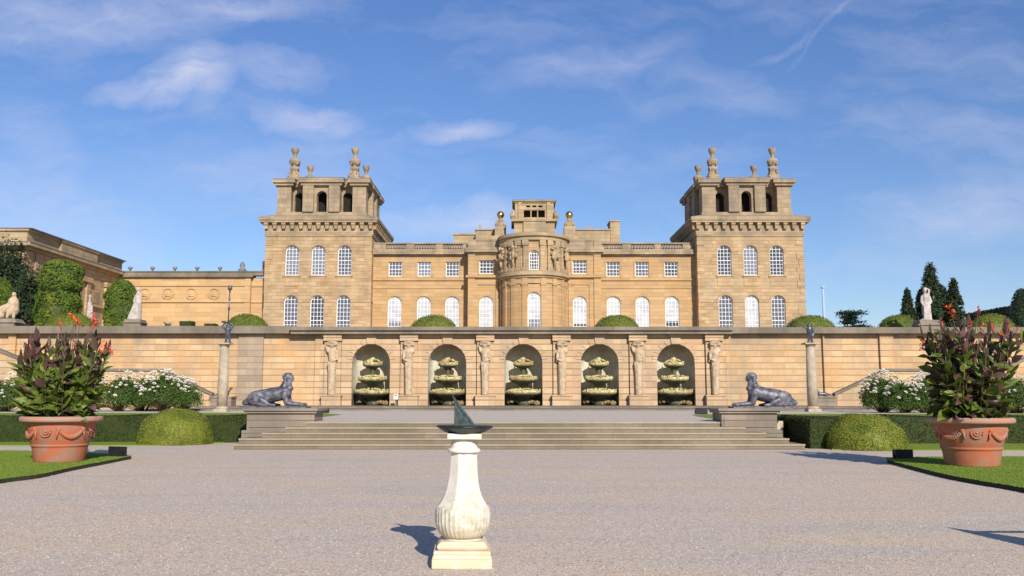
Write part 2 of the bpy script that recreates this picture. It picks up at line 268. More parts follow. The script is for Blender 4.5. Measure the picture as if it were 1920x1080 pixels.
# ------------------------------------------------------------------ mesh helpers
class MB:
    def __init__(s): s.v = []; s.f = []; s.sm = []
    def add(s, vs, fs, smooth=False):
        o = len(s.v); s.v.extend([tuple(q) for q in vs]); s.f.extend([tuple(i+o for i in f) for f in fs]); s.sm.extend([smooth]*len(fs)); return s
    def box(s, x0, x1, y0, y1, z0, z1):
        return s.add([(x0, y0, z0), (x1, y0, z0), (x1, y1, z0), (x0, y1, z0), (x0, y0, z1), (x1, y0, z1), (x1, y1, z1), (x0, y1, z1)],
                     [(0, 3, 2, 1), (4, 5, 6, 7), (0, 1, 5, 4), (1, 2, 6, 5), (2, 3, 7, 6), (3, 0, 4, 7)])
    def tbox(s, cx, cy, w0, d0, z0, w1, d1, z1):
        return s.add([(cx-w0, cy-d0, z0), (cx+w0, cy-d0, z0), (cx+w0, cy+d0, z0), (cx-w0, cy+d0, z0), (cx-w1, cy-d1, z1), (cx+w1, cy-d1, z1), (cx+w1, cy+d1, z1), (cx-w1, cy+d1, z1)],
                     [(0, 3, 2, 1), (4, 5, 6, 7), (0, 1, 5, 4), (1, 2, 6, 5), (2, 3, 7, 6), (3, 0, 4, 7)])
    def prism(s, pts, z0, z1):
        n = len(pts); vs = [(x, y, z0) for x, y in pts]+[(x, y, z1) for x, y in pts]
        fs = [tuple(range(n, 2*n)), tuple(range(n-1, -1, -1))]+[(i, (i+1) % n, n+(i+1) % n, n+i) for i in range(n)]
        return s.add(vs, fs)
    def lathe(s, prof, c=(0, 0, 0), seg=16, a0=0, a1=2*math.pi, smooth=True, shape=None):
        full = abs(a1-a0-2*math.pi) < 1e-6; n = seg if full else seg+1; vs = []; fs = []
        for (r, z) in prof:
            for i in range(n):
                a = a0+(a1-a0)*i/seg; rr = r*(shape(a, z) if shape else 1); vs.append((c[0]+rr*math.cos(a), c[1]+rr*math.sin(a), c[2]+z))
        for j in range(len(prof)-1):
            for i in range(seg):
                k = (i+1) % n; fs.append((j*n+i, j*n+k, (j+1)*n+k, (j+1)*n+i))
        if full:
            if prof[0][0] > 1e-4: fs.append(tuple(range(n-1, -1, -1)))
            if prof[-1][0] > 1e-4: fs.append(tuple((len(prof)-1)*n+i for i in range(n)))
        return s.add(vs, fs, smooth)
    def tube(s, pts, rads, seg=6):
        pts = [Vector(p) for p in pts]; vs = []; fs = []
        if not hasattr(rads, '__len__'): rads = [rads]*len(pts)
        for i, p in enumerate(pts):
            d = (pts[min(i+1, len(pts)-1)]-pts[max(i-1, 0)]).normalized()
            a = d.cross(Vector((0, 0, 1)) if abs(d.z) < .9 else Vector((1, 0, 0))).normalized(); b_ = d.cross(a)
            for k in range(seg):
                t_ = 2*math.pi*k/seg; vs.append(p+a*math.cos(t_)*rads[i]+b_*math.sin(t_)*rads[i])
        for i in range(len(pts)-1):
            for k in range(seg): fs.append((i*seg+k, i*seg+(k+1) % seg, (i+1)*seg+(k+1) % seg, (i+1)*seg+k))
        fs.append(tuple(range(seg-1, -1, -1))); fs.append(tuple((len(pts)-1)*seg+k for k in range(seg)))
        return s.add(vs, fs, True)
    def ell(s, c, r, seg=12, rings=8):
        vs = []; fs = []
        for j in range(rings+1):
            ph = math.pi*j/rings
            for i in range(seg):
                a = 2*math.pi*i/seg; vs.append((c[0]+r[0]*math.sin(ph)*math.cos(a), c[1]+r[1]*math.sin(ph)*math.sin(a), c[2]+r[2]*math.cos(ph)))
        for j in range(rings):
            for i in range(seg): fs.append((j*seg+i, (j+1)*seg+i, (j+1)*seg+(i+1) % seg, j*seg+(i+1) % seg))
        return s.add(vs, fs, True)
    def cap(s, a, b_, ra, rb, seg=10):
        a = Vector(a); b_ = Vector(b_); s.tube([a, a.lerp(b_, .5), b_], [ra, (ra+rb)/2, rb], seg); s.ell(a, (ra,)*3, seg, 6); s.ell(b_, (rb,)*3, seg, 6); return s
    def mesh(s, name):
        me = bpy.data.meshes.new(name); me.from_pydata(s.v, [], s.f)
        if any(s.sm): me.polygons.foreach_set('use_smooth', s.sm)
        me.update(); return me
WL = {}
def wloc(o):
    l = Vector((0, 0, 0))
    while o: l = l+o.location; o = o.parent
    return l
def obj(name, mb, mat, parent=None, loc=None):
    me = mb.mesh(name) if isinstance(mb, MB) else mb
    o = bpy.data.objects.new(name, me); COL.objects.link(o)
    if mat is not None and not me.materials: me.materials.append(M[mat] if isinstance(mat, str) else mat)
    if parent is not None:
        o.parent = parent
        if isinstance(mb, MB) and loc is None:
            me.transform(Matrix.Translation(-wloc(parent)))
    if loc is not None: o.location = loc
    return o
def thing(name, label, cat, loc=(0, 0, 0), rz=0, group=None):
    o = bpy.data.objects.new(name, None); COL.objects.link(o); o.location = loc; o.rotation_euler = (0, 0, rz); o.empty_display_size = .3
    o['label'] = label; o['category'] = cat
    if group: o['group'] = group
    return o
def tag(o, label, cat, group=None, kind=None):
    o['label'] = label; o['category'] = cat
    if group: o['group'] = group
    if kind: o['kind'] = kind
    return o
def struct(name, mb, mat):
    o = obj(name, mb, mat); o['kind'] = 'structure'; return o
def origin(o, loc):
    """move a top-level mesh's origin to loc without moving the mesh"""
    o.data.transform(Matrix.Translation(-Vector(loc))); o.location = loc; return o
def dup(root, loc, rz=None, label=None, scale=None, mirror=False):
    r = root.copy(); COL.objects.link(r); r.location = loc
    if rz is not None: r.rotation_euler = (0, 0, rz)
    if label: r['label'] = label
    if scale: r.scale = scale
    for ch in list(root.children):
        c = ch.copy(); COL.objects.link(c); c.parent = r
        for g in ch.children:
            d = g.copy(); COL.objects.link(d); d.parent = c
    return r
def blob(name, mb, mat, voxel, parent=None, loc=None, smooth=3):
    """fuse overlapping forms into one continuous sculpted skin"""
    me = mb.mesh(name); tmp = bpy.data.objects.new('tmp', me); COL.objects.link(tmp)
    md = tmp.modifiers.new('r', 'REMESH'); md.mode = 'VOXEL'; md.voxel_size = voxel; md.use_smooth_shade = True
    if smooth:
        sm = tmp.modifiers.new('s', 'SMOOTH'); sm.iterations = smooth; sm.factor = .5
    dg = bpy.context.evaluated_depsgraph_get(); new = bpy.data.meshes.new_from_object(tmp.evaluated_get(dg)); new.name = name
    bpy.data.objects.remove(tmp); new.materials.clear()
    for p_ in new.polygons: p_.use_smooth = True
    return obj(name, new, mat, parent, loc if loc is not None else (0, 0, 0))

def wall(mb, x0, x1, z0, z1, y, ops, mp=None, xb=(), depth=.35):
    """wall sheet facing -Y with openings (xa, xb, za, zb, arched): reveals run back by depth"""
    mp = mp or (lambda x, y_, z: (x, y_, z))
    xs = sorted({x0, x1, *xb, *[o[0] for o in ops], *[o[1] for o in ops]}); zs = sorted({z0, z1, *[o[2] for o in ops], *[o[3] for o in ops]})
    for i in range(len(xs)-1):
        for j in range(len(zs)-1):
            a, b_, c, d = xs[i], xs[i+1], zs[j], zs[j+1]; mx, mz = (a+b_)/2, (c+d)/2
            if any(o[0] < mx < o[1] and o[2] < mz < o[3] for o in ops): continue
            mb.add([mp(a, y, c), mp(b_, y, c), mp(b_, y, d), mp(a, y, d)], [(0, 1, 2, 3)])
    for (a, b_, c, d, arch) in ops:
        r = (b_-a)/2; out = [(a, c), (b_, c)]
        if arch:
            zc = d-r; n = 12
            arc = [((a+b_)/2+r*math.cos(math.pi*k/n), zc+r*math.sin(math.pi*k/n)) for k in range(n+1)]
            for k in range(n//2):
                mb.add([mp(b_, y, d), mp(arc[k+1][0], y, arc[k+1][1]), mp(arc[k][0], y, arc[k][1])], [(0, 1, 2)])
            for k in range(n//2, n):
                mb.add([mp(a, y, d), mp(arc[k+1][0], y, arc[k+1][1]), mp(arc[k][0], y, arc[k][1])], [(0, 1, 2)])
            out += arc
        else: out += [(b_, d), (a, d)]
        n = len(out)
        for k in range(n):
            p, q = out[k], out[(k+1) % n]
            mb.add([mp(p[0], y, p[1]), mp(p[0], y+depth, p[1]), mp(q[0], y+depth, q[1]), mp(q[0], y, q[1])], [(0, 1, 2, 3)])
    return mb
WC = {}
def window(parent, cx, y, z0, w, h, arched, cols, rows, blind=0., rz=0, bar=.046, fr=.085):
    """white sash window: frame and bars, glass, optional blind; origin at sill centre"""
    if 0 < blind < .7: blind = round(blind+rnd.choice((-.12, 0, .12)), 2)
    elif blind: blind = round(blind+rnd.choice((-.08, 0, .1)), 2)
    key = (round(w, 2), round(h, 2), arched, cols, rows, blind, bar)
    if key not in WC:
        a = MB(); r = w/2; zc = h-r if arched else h; n = 12
        a.box(-r, -r+fr, 0, .08, 0, zc); a.box(r-fr, r, 0, .08, 0, zc); a.box(-r, r, -.02, .1, -.06, fr)
        if arched:
            for k in range(n):
                t0, t1 = math.pi*k/n, math.pi*(k+1)/n
                q = [(rr*math.cos(tt), yy_, zc+rr*math.sin(tt)) for yy_ in (0, .08) for tt in (t0, t1) for rr in (r-fr, r)]
                a.add(q, [(0, 1, 3, 2), (4, 6, 7, 5), (0, 2, 6, 4), (1, 5, 7, 3)])
        else: a.box(-r, r, 0, .08, h-fr, h)
        for i in range(1, cols):
            x = -r+w*i/cols; top = zc+math.sqrt(max(r*r-x*x, 0)) if arched else h
            a.box(x-bar/2, x+bar/2, .012, .06, fr, top-.03)
        for j in range(1, rows):
            z = h*j/rows; hw = r if z < zc or not arched else math.sqrt(max(r*r-(z-zc)**2, 0))
            b2 = bar*(1.6 if j == rows//2 else 1)
            a.box(-hw+.03, hw-.03, .016, .056, z-b2/2, z+b2/2)
        g = MB(); pts = [(-r+.02, 0), (r-.02, 0)]
        if arched: pts += [((r-.02)*math.cos(math.pi*k/n), zc+(r-.02)*math.sin(math.pi*k/n)) for k in range(n+1)]
        else: pts += [(r-.02, h-.02), (-r+.02, h-.02)]
        g.add([(x, .045, z) for x, z in pts]+[(x, .065, z) for x, z in pts], [tuple(range(len(pts))), tuple(range(2*len(pts)-1, len(pts)-1, -1))])
        bl = None
        if blind:
            bl = MB(); zb = h*(1-blind); p2 = [(x, max(z, zb)) for x, z in pts]
            bl.add([(x*.97, .03, z) for x, z in p2]+[(x*.97, .042, z) for x, z in p2], [tuple(range(len(p2))), tuple(range(2*len(p2)-1, len(p2)-1, -1))]); bl = bl.mesh('blind')
        WC[key] = (a.mesh('window'), g.mesh('glazing'), bl)
    a, g, bl = WC[key]
    o = obj('window', a, 'white', parent, Vector((cx, y, z0))-wloc(parent)); o.rotation_euler[2] = rz
    gl = obj('glazing', g, 'glass', o, (0, 0, 0)); gl.material_slots[0].link = 'OBJECT'; gl.material_slots[0].material = rnd.choice((M['glass'], M['glass2'], M['glass3']))
    if bl: obj('blind', bl, 'blind', o, (0, 0, 0))
    return o

# foliage ------------------------------------------------------------
def leaves(mb_or_name, P, Nn, size, ar=.5, jitter=.9, seed=1, tri=False):
    """P Nx3 positions, Nn Nx3 outward normals -> mesh of little leaf quads"""
    g = np.random.default_rng(seed); n = len(P); P = np.asarray(P, float); Nn = np.asarray(Nn, float)
    d = Nn+g.normal(0, jitter, (n, 3)); d /= np.linalg.norm(d, axis=1)[:, None]
    ref = g.normal(0, 1, (n, 3)); a = np.cross(d, ref); a /= np.linalg.norm(a, axis=1)[:, None]; b_ = np.cross(d, a)
    s = (size*g.uniform(.6, 1.3, n))[:, None] if np.isscalar(size) else (np.asarray(size)*g.uniform(.7, 1.2, n))[:, None]
    v = np.stack([P-a*s*.5, P-b_*s*ar*.5, P+a*s*.5, P+b_*s*ar*.5], 1).reshape(-1, 3)
    me = bpy.data.meshes.new(mb_or_name); me.vertices.add(4*n); me.vertices.foreach_set('co', v.ravel())
    me.loops.add(4*n); me.loops.foreach_set('vertex_index', np.arange(4*n, dtype=np.int32))
    me.polygons.add(n); me.polygons.foreach_set('loop_start', np.arange(0, 4*n, 4, dtype=np.int32)); me.polygons.foreach_set('loop_total', np.full(n, 4, dtype=np.int32))
    me.update(calc_edges=True); return me
def dome_pts(n, rx, ry, h, seed=0, lump=.03, egg=1.0):
    g = np.random.default_rng(seed); u = g.normal(0, 1, (n*2, 3)); u /= np.linalg.norm(u, axis=1)[:, None]; u = u[u[:, 2] > -.05][:n]; u[:, 2] = np.abs(u[:, 2])
    ph = g.uniform(0, 6.28, 6)
    b_ = 1+lump*(np.sin(u[:, 0]*7+ph[0])*np.sin(u[:, 1]*6+ph[1])+np.sin(u[:, 2]*9+ph[2]+u[:, 0]*4))
    # squarer shoulders
    hz = np.linalg.norm(u[:, :2], axis=1); k = 1/np.maximum(hz**2.4+np.abs(u[:, 2])**2.4, 1e-6)**(1/2.4)
    P = u*np.array([rx, ry, h])*(b_*k)[:, None]*g.uniform(.97, 1.015, n)[:, None]
    return P, u/np.array([rx, ry, h])*h
def dome_core(rx, ry, h, f=.95):
    mb = MB(); seg, rings = 24, 10; vs = []; fs = []
    for j in range(rings+1):
        ph = math.pi/2*j/rings
        for i in range(seg):
            a = 2*math.pi*i/seg; hz, zz = math.cos(ph), math.sin(ph); k = f/(hz**2.4+zz**2.4)**(1/2.4)
            vs.append((rx*k*hz*math.cos(a), ry*k*hz*math.sin(a), h*k*zz))
    for j in range(rings):
        for i in range(seg): fs.append((j*seg+i, j*seg+(i+1) % seg, (j+1)*seg+(i+1) % seg, (j+1)*seg+i))
    return mb.add(vs, fs, True)
def dome_bush(loc, rx, ry, h, n, ls, label, group, mat='yew', seed=0, cat='topiary', name='domed_bush'):
    t_ = thing(name, label, cat, loc, 0, group)
    P, Nn = dome_pts(n, rx, ry, h, seed, .008 if loc[1] > 60 else .02)
    obj('foliage', leaves('foliage', P, Nn, ls, .55, .5, seed), mat, t_, (0, 0, 0))
    obj('foliage_core', dome_core(rx, ry, h, .97).mesh('foliage_core'), mat, t_, (0, 0, 0))
    return t_
def box_pts(n, x0, x1, y0, y1, z0, z1, seed=0, wob=.03):
    g = np.random.default_rng(seed); ax, ay, az = x1-x0, y1-y0, z1-z0
    areas = np.array([ax*az, ax*az*.3, ay*az, ay*az, ax*ay]); c = g.choice(5, n, p=areas/areas.sum()); U = g.uniform(0, 1, (n, 2)); P = np.zeros((n, 3)); Nn = np.zeros((n, 3))
    for k, (fx, nr) in enumerate([(lambda u: np.c_[x0+ax*u[:, 0], np.full(len(u), y0), z0+az*u[:, 1]], (0, -1, 0)), (lambda u: np.c_[x0+ax*u[:, 0], np.full(len(u), y1), z0+az*u[:, 1]], (0, 1, 0)),
                                 (lambda u: np.c_[np.full(len(u), x0), y0+ay*u[:, 0], z0+az*u[:, 1]], (-1, 0, 0)), (lambda u: np.c_[np.full(len(u), x1), y0+ay*u[:, 0], z0+az*u[:, 1]], (1, 0, 0)),
                                 (lambda u: np.c_[x0+ax*u[:, 0], y0+ay*u[:, 1], np.full(len(u), z1)], (0, 0, 1))]):
        i = c == k
        if i.any(): P[i] = fx(U[i]); Nn[i] = nr
    P += Nn*(g.normal(0, .012, n)+wob*np.sin(P[:, 0]*1.7+P[:, 2]*3))[:, None]
    return P, Nn

# ================================================================== SETTING
TZ = .80; UZ = 5.9          # terrace level, upper terrace level
g = MB(); g.add([(-900, -300, 0), (900, -300, 0), (900, 1500, 0), (-900, 1500, 0)], [(0, 1, 2, 3)]); struct('gravel_court', g, 'gravel')
# terrace slab (front edge steps back behind the hedges)
tp = [(-6.7, 28.98), (6.75, 28.98), (6.75, 30.2), (9.2, 30.2), (9.2, 32.2), (90, 32.2), (90, 67), (-90, 67), (-90, 32.2), (-9.0, 32.2), (-9.0, 30.2), (-6.7, 30.2)]
struct('terrace', MB().prism(tp, -.2, TZ), 'gravel2')
struct('upper_terrace', MB().box(-160, 160, 68.9, 400, 0, UZ).box(-160, 160, 67.05, 68.9, UZ-.2, UZ-.003), 'gravel2')
# low kerb platforms before the fountain wall
struct('pavement', MB().box(-22, 26, 53.5, 67, TZ-.1, TZ+.09).box(-21, 25, 59, 66.8, TZ, TZ+.2), 'cop')
def prismpx(pts, z0, z1, mat, name, zg=0., kind=True):
    w = [G(px, py, zg) for px, py in pts]
    a = sum(w[i][0]*w[(i+1) % len(w)][1]-w[(i+1) % len(w)][0]*w[i][1] for i in range(len(w)))
    if a < 0: w = w[::-1]
    mb = MB().prism(w, z0, z1); o = obj(name, mb, mat)
    if z1 > .06 and z1 < .2:
        o.data.materials.append(M['edge'])
        for p_ in o.data.polygons[2:]: p_.material_index = 1
    if kind: o['kind'] = 'structure'
    return w, o
def smoothpts(pts, n=5):
    out = []
    for i in range(len(pts)-1):
        p0 = pts[max(i-1, 0)]; p1 = pts[i]; p2 = pts[i+1]; p3 = pts[min(i+2, len(pts)-1)]
        for k in range(n):
            t_ = k/n; out.append(tuple(.5*(2*p1[j]+(p2[j]-p0[j])*t_+(2*p0[j]-5*p1[j]+4*p2[j]-p3[j])*t_*t_+(3*p1[j]-p0[j]-3*p2[j]+p3[j])*t_**3) for j in (0, 1)))
    return out+[pts[-1]]
LF = smoothpts([(-420, 980), (-150, 934), (0, 907), (73, 897), (135, 883), (196, 871), (235, 863), (246, 861), (236, 859.5), (200, 857), (120, 853), (54, 851), (0, 850), (-420, 848)], 4)
RF = smoothpts([(2300, 1010), (2050, 953), (1920, 924), (1840, 910), (1773, 897), (1693, 876), (1667, 869), (1664, 866), (1672, 864.5), (1727, 863), (1800, 862.5), (1920, 862), (2300, 860)], 4)
lw, _ = prismpx(LF, -.02, .085, 'grass', 'lawn'); rw, _ = prismpx(RF, -.02, .085, 'grass', 'lawn')
prismpx([(-600, 836.5), (120, 836), (300, 836), (420, 831), (420, 818), (-600, 818)], -.01, .03, 'grass', 'lawn')
prismpx([(1560, 844), (1700, 845), (2500, 845), (2500, 828), (1560, 828)], -.01, .03, 'grass', 'lawn')
prismpx([(640, 777.5), (618, 780.5), (596, 783), (420, 783), (-300, 783), (-300, 775), (590, 774.5)], TZ-.01, TZ+.012, 'grass', 'lawn', TZ)
prismpx([(1298, 779), (1318, 782.5), (1345, 786), (1420, 786), (2300, 785), (2300, 776), (1345, 776.5)], TZ-.01, TZ+.012, 'grass', 'lawn', TZ)
# blades along lawn edges and over the near lawns
def inpoly(P, poly):
    x, y = P[:, 0], P[:, 1]; c = np.zeros(len(P), bool); n = len(poly)
    for i in range(n):
        x1, y1 = poly[i]; x2, y2 = poly[(i+1) % n]
        k = ((y1 > y) != (y2 > y)) & (x < (x2-x1)*(y-y1)/((y2-y1) or 1e-9)+x1); c ^= k
    return c
gg = np.random.default_rng(3); bl = []
for poly, xr, yr in ((lw, (-15, -9), (15.5, 25.5)), (rw, (8, 15), (14, 24))):
    P = np.c_[gg.uniform(*xr, 60000), gg.uniform(*yr, 60000)]; P = P[inpoly(P, poly)]; bl.append(P)
    for i in range(len(poly)):
        a, b2 = np.array(poly[i]), np.array(poly[(i+1) % len(poly)]); n = int(np.linalg.norm(b2-a)*60)
        if n > 0 and n < 2000:
            tt = gg.uniform(0, 1, n)[:, None]; bl.append(a+(b2-a)*tt+gg.normal(0, .012, (n, 2)))
P = np.concatenate(bl); n = len(P); h = gg.uniform(.02, .045, n); an = gg.uniform(0, 6.28, n); lean = gg.normal(0, .012, (n, 2))
V0 = np.c_[P[:, 0]-.006*np.cos(an), P[:, 1]-.006*np.sin(an), np.full(n, .08)]; V1 = np.c_[P[:, 0]+.006*np.cos(an), P[:, 1]+.006*np.sin(an), np.full(n, .08)]
V2 = np.c_[P+lean, .085+h*.6]
me = bpy.data.meshes.new('grass'); v = np.stack([V0, V1, V2], 1).reshape(-1, 3); me.vertices.add(3*n); me.vertices.foreach_set('co', v.ravel()); me.loops.add(3*n)
me.loops.foreach_set('vertex_index', np.arange(3*n, dtype=np.int32)); me.polygons.add(n)
me.polygons.foreach_set('loop_start', np.arange(0, 3*n, 3, dtype=np.int32)); me.polygons.foreach_set('loop_total', np.full(n, 3, dtype=np.int32)); me.update(calc_edges=True)
o = obj('grass', me, 'blade'); tag(o, 'short mown grass blades standing on the two nearest lawns', 'grass', kind='stuff')

# loose pebbles on the near gravel
n = 42000; yv = 6.5+15*gg.uniform(0, 1, n)**1.5; xv = gg.uniform(-.62, .62, n)*yv; sz = gg.uniform(.004, .010, n)*(1+(gg.uniform(0, 1, n) > .97)*.8)
ok = ~(inpoly(np.c_[xv, yv], lw) | inpoly(np.c_[xv, yv], rw)); xv, yv, sz = xv[ok], yv[ok], sz[ok]; n = len(xv); a0 = gg.uniform(0, 6.28, n)
vs = [np.c_[xv+sz*np.cos(a0+k*1.571)*gg.uniform(.7, 1.3, n), yv+sz*np.sin(a0+k*1.571)*gg.uniform(.7, 1.3, n), np.full(n, .0)] for k in range(4)]+[np.c_[xv, yv, sz*1.1]]
v = np.stack(vs, 1).reshape(-1, 3); me = bpy.data.meshes.new('pebbles'); me.vertices.add(5*n); me.vertices.foreach_set('co', v.ravel()); me.loops.add(12*n)
idx = (np.arange(n)[:, None]*5+np.array([0, 1, 4, 1, 2, 4, 2, 3, 4, 3, 0, 4])[None]).ravel().astype(np.int32); me.loops.foreach_set('vertex_index', idx); me.polygons.add(4*n)
me.polygons.foreach_set('loop_start', np.arange(0, 12*n, 3, dtype=np.int32)); me.polygons.foreach_set('loop_total', np.full(4*n, 3, dtype=np.int32)); me.update(calc_edges=True)
M['pebble'] = simple('pebble', (.62, .53, .45), (.30, .25, .21), 70, .9, bs=0, lo=.4, hi=.6)
o = obj('loose_gravel', me, 'pebble'); tag(o, 'loose pale and brown pebbles lying on the near gravel', 'gravel', kind='stuff')

# ------------------------------------------------------------------ steps
M['nose'] = stone('worn_step_edge', (.40, .335, .24), (.32, .265, .19), (.18, .14, .1), 1.7, 5., .012, stain=(.34, .29, .21), stmin=.45, stmax=.66, smax=.8)
st = MB(); no = MB()
for i, (hl, hr) in enumerate(((8.6, 9.05), (8.55, 8.67), (7.92, 8.04), (7.27, 7.48), (6.7, 6.75))):
    st.box(-hl, hr, 27.6+.33*i, 30.25 if i < 4 else 29.0, -.1, .16*(i+1)+(0.002 if i == 4 else 0))
    no.box(-hl-.01, hr+.01, 27.575+.33*i, 27.64+.33*i, .16*(i+1)-.045, .16*(i+1)+.004)   # nosing
struct('stone_steps', st, 'step'); struct('step_edges', no, 'nose')

# ------------------------------------------------------------------ fountain wall
WY = 66.0; WTOP = ZP(612.5, WY-.5)
tw = thing('terrace_wall', 'long ochre stone retaining wall with five arched niches and grey coping', 'wall', (1, WY, TZ))
nx = [XP(px, 700, WY) for px in (696, 838.5, 981.5, 1125, 1268)]
ncx = nx[2]; nx = [ncx+(k-2)*(nx[4]-nx[0])/4 for k in range(5)]
cx0, cx1 = XP(598, 690, WY), XP(1366, 690, WY)
NW = 1.42; nz0 = TZ+.2; nz1 = ZP(645, WY)
zc0 = ZP(627, WY)
mb = MB(); wall(mb, cx0, cx1, TZ, zc0, WY, [(x-NW, x+NW, nz0, nz1, True) for x in nx], depth=.25)
mb.box(cx0, cx0+.01, WY, WY+.9, TZ, zc0); mb.box(cx1-.01, cx1, WY, WY+.9, TZ, zc0)
obj('arcade_front', mb, 'wallc', tw)
for x in nx:   # concave niches
    mb = MB(); y0 = WY+.25; n = 16; zs = nz1-NW; vs = []; fs = []
    rows = [nz0+(zs-nz0)*k/4 for k in range(5)]
    for z in rows:
        for i in range(n+1):
            a = math.pi*i/n; vs.append((x-NW*math.cos(a), y0+1.9*max(math.sin(a), 0)**.4, z))
    for k in range(1, 9):
        ph = math.pi/2*k/8
        for i in range(n+1):
            a = math.pi*i/n; vs.append((x-NW*math.cos(a)*math.cos(ph), y0+1.9*max(math.sin(a), 0)**.4*max(math.cos(ph), 0)**.35, zs+NW*math.sin(ph)))
    for j in range(len(vs)//(n+1)-1):
        for i in range(n): fs.append((j*(n+1)+i, j*(n+1)+i+1, (j+1)*(n+1)+i+1, (j+1)*(n+1)+i))
    mb.add(vs, fs, True); mb.add([(x-NW, y0, nz0), (x+NW, y0, nz0), (x+NW, y0+1.5, nz0), (x-NW, y0+1.5, nz0)], [(0, 1, 2, 3)])
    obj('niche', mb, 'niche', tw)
    k = MB(); k.tbox(x, WY-.07, .30, .09, nz1-.02, .42, .09, zc0-.02); k.box(x-.5, x+.5, WY-.2, WY+.0, zc0-.16, zc0-.021); obj('keystone', k, 'wallc', tw)
    for sgn in (-1, 1):
        im = MB()
        for kk in range(4):     # voussoir blocks of the arch ring
            a0 = R(10+kk*17.5); a1 = R(10+kk*17.5+16.2); rr0, rr1 = NW+.01, NW+.42; zc = nz1-NW
            q = [(x+sgn*rr*math.cos(a), yy_, zc+rr*math.sin(a)) for yy_ in (WY-.05, WY+.02) for a in (a0, a1) for rr in (rr0, rr1)]
            im.add(q, [(0, 1, 3, 2), (4, 6, 7, 5), (0, 2, 6, 4), (1, 5, 7, 3), (0, 4, 5, 1), (2, 3, 7, 6)])
        obj('voussoirs', im, 'wallc', tw)
# herm figures between the niches
pitchx = nx[1]-nx[0]; hx = [nx[0]-pitchx/2+pitchx*k for k in range(6)]
hz = TZ+.2
for k, x in enumerate(hx):
    p_ = MB(); p_.box(x-.62, x+.62, WY-.22, WY+.05, hz+.75, zc0-.02).box(x-.72, x+.72, WY-.55, WY+.02, TZ, hz+.68).box(x-.78, x+.78, WY-.6, WY+.02, hz+.68, hz+.76).box(x-.68, x+.68, WY-.42, WY+.02, zc0-.5, zc0-.021)
    obj('pilaster', p_, 'wallc', tw)
hb = MB(); h0 = .0; Ht = zc0-.5-(hz+.76)
hb.tube([(0, -.05, 0), (0, -.05, Ht*.35), (0, -.05, Ht*.56)], [.28, .31, .33], 8)          # tapering shaft
hb.ell((0, -.08, Ht*.60), (.34, .22, .22)).ell((0, -.08, Ht*.52), (.36, .2, .14))          # drapery at hips
hb.cap((0, -.08, Ht*.62), (0, -.08, Ht*.78), .26, .30)
hb.cap((-.26, -.1, Ht*.80), (.26, -.1, Ht*.80), .15, .15)
hb.cap((0, -.08, Ht*.82), (0, -.1, Ht*.87), .09, .08); hb.ell((0, -.14, Ht*.895), (.13, .15, .17))
hb.cap((-.36, -.1, Ht*.80), (-.46, -.14, Ht*.90), .09, .07).cap((-.46, -.14, Ht*.90), (-.2, -.14, Ht*.965), .07, .06)
hb.cap((.36, -.1, Ht*.80), (.42, -.2, Ht*.66), .09, .075).cap((.42, -.2, Ht*.66), (.14, -.32, Ht*.62), .07, .06)
hb.ell((0, -.02, Ht*.89), (.40, .16, .30)); hb.ell((0, -.12, Ht*.965), (.46, .34, .10)); hb.cap((-.3, -.2, Ht*.93), (.3, -.2, Ht*.93), .13, .13)
for q in range(7): hb.cap((-.28+.09*q, -.25, Ht*.58), (-.22+.07*q, -.2, Ht*.40), .05, .035, 6)
herm0 = blob('herm_figure', hb, 'statuestone', .045, tw)
for k, x in enumerate(hx):
    o = herm0 if k == 0 else herm0.copy()
    if k: COL.objects.link(o)
    o.location = Vector((x, WY-.32, hz+.77))-wloc(tw); o.rotation_euler[2] = R((0, 8, -6, 10, -8, 4)[k])
    if k % 2: o.scale = (-1, 1, 1)
# outer stretches
zc1 = ZP(626, WY+.2)
for nm, a, b2 in (('l', -75, cx0), ('r', cx1, 75)):
    mb = MB(); mb.box(a, b2, WY+.2, WY+1.1, 0, zc1); obj('side_wall', mb, 'wall', tw)
pr = MB()
for px0, px1 in ((1652, 1678), (1362, 1372), (590, 600), (12, 26), (1545, 1548)):
    pr.box(XP(px0, 690, WY), XP(px1, 690, WY), WY-.02, WY+.199, TZ, zc1-.01)
obj('wall_pier', pr, 'wall', tw)
obj('wall_pier', MB().box(XP(445, 690, WY), XP(492, 690, WY), WY+.02, WY+.199, TZ, zc1-.01), 'pier', tw)
# coping
cm = MB(); e0, e1 = XP(545, 620, WY-.6), XP(1373, 620, WY-.6)
cm.box(e0, e1, WY-.62, WY+1.2, zc0+.0, WTOP-.30).box(e0-.04, e1+.04, WY-.8, WY+1.25, WTOP-.29, WTOP-.02)
obj('coping', cm, 'cop', tw)
cm = MB(); cm.box(-76, e0-.05, WY-.42, WY+1.15, zc1, WTOP+.06).box(e1+.05, 76, WY-.42, WY+1.15, zc1, WTOP-.03); obj('coping', cm, 'cop', tw)
cm = MB(); cm.box(cx0, cx1, WY-.12, WY+.02, TZ+.0, TZ+.19)
obj('plinth', cm, 'cop', tw)

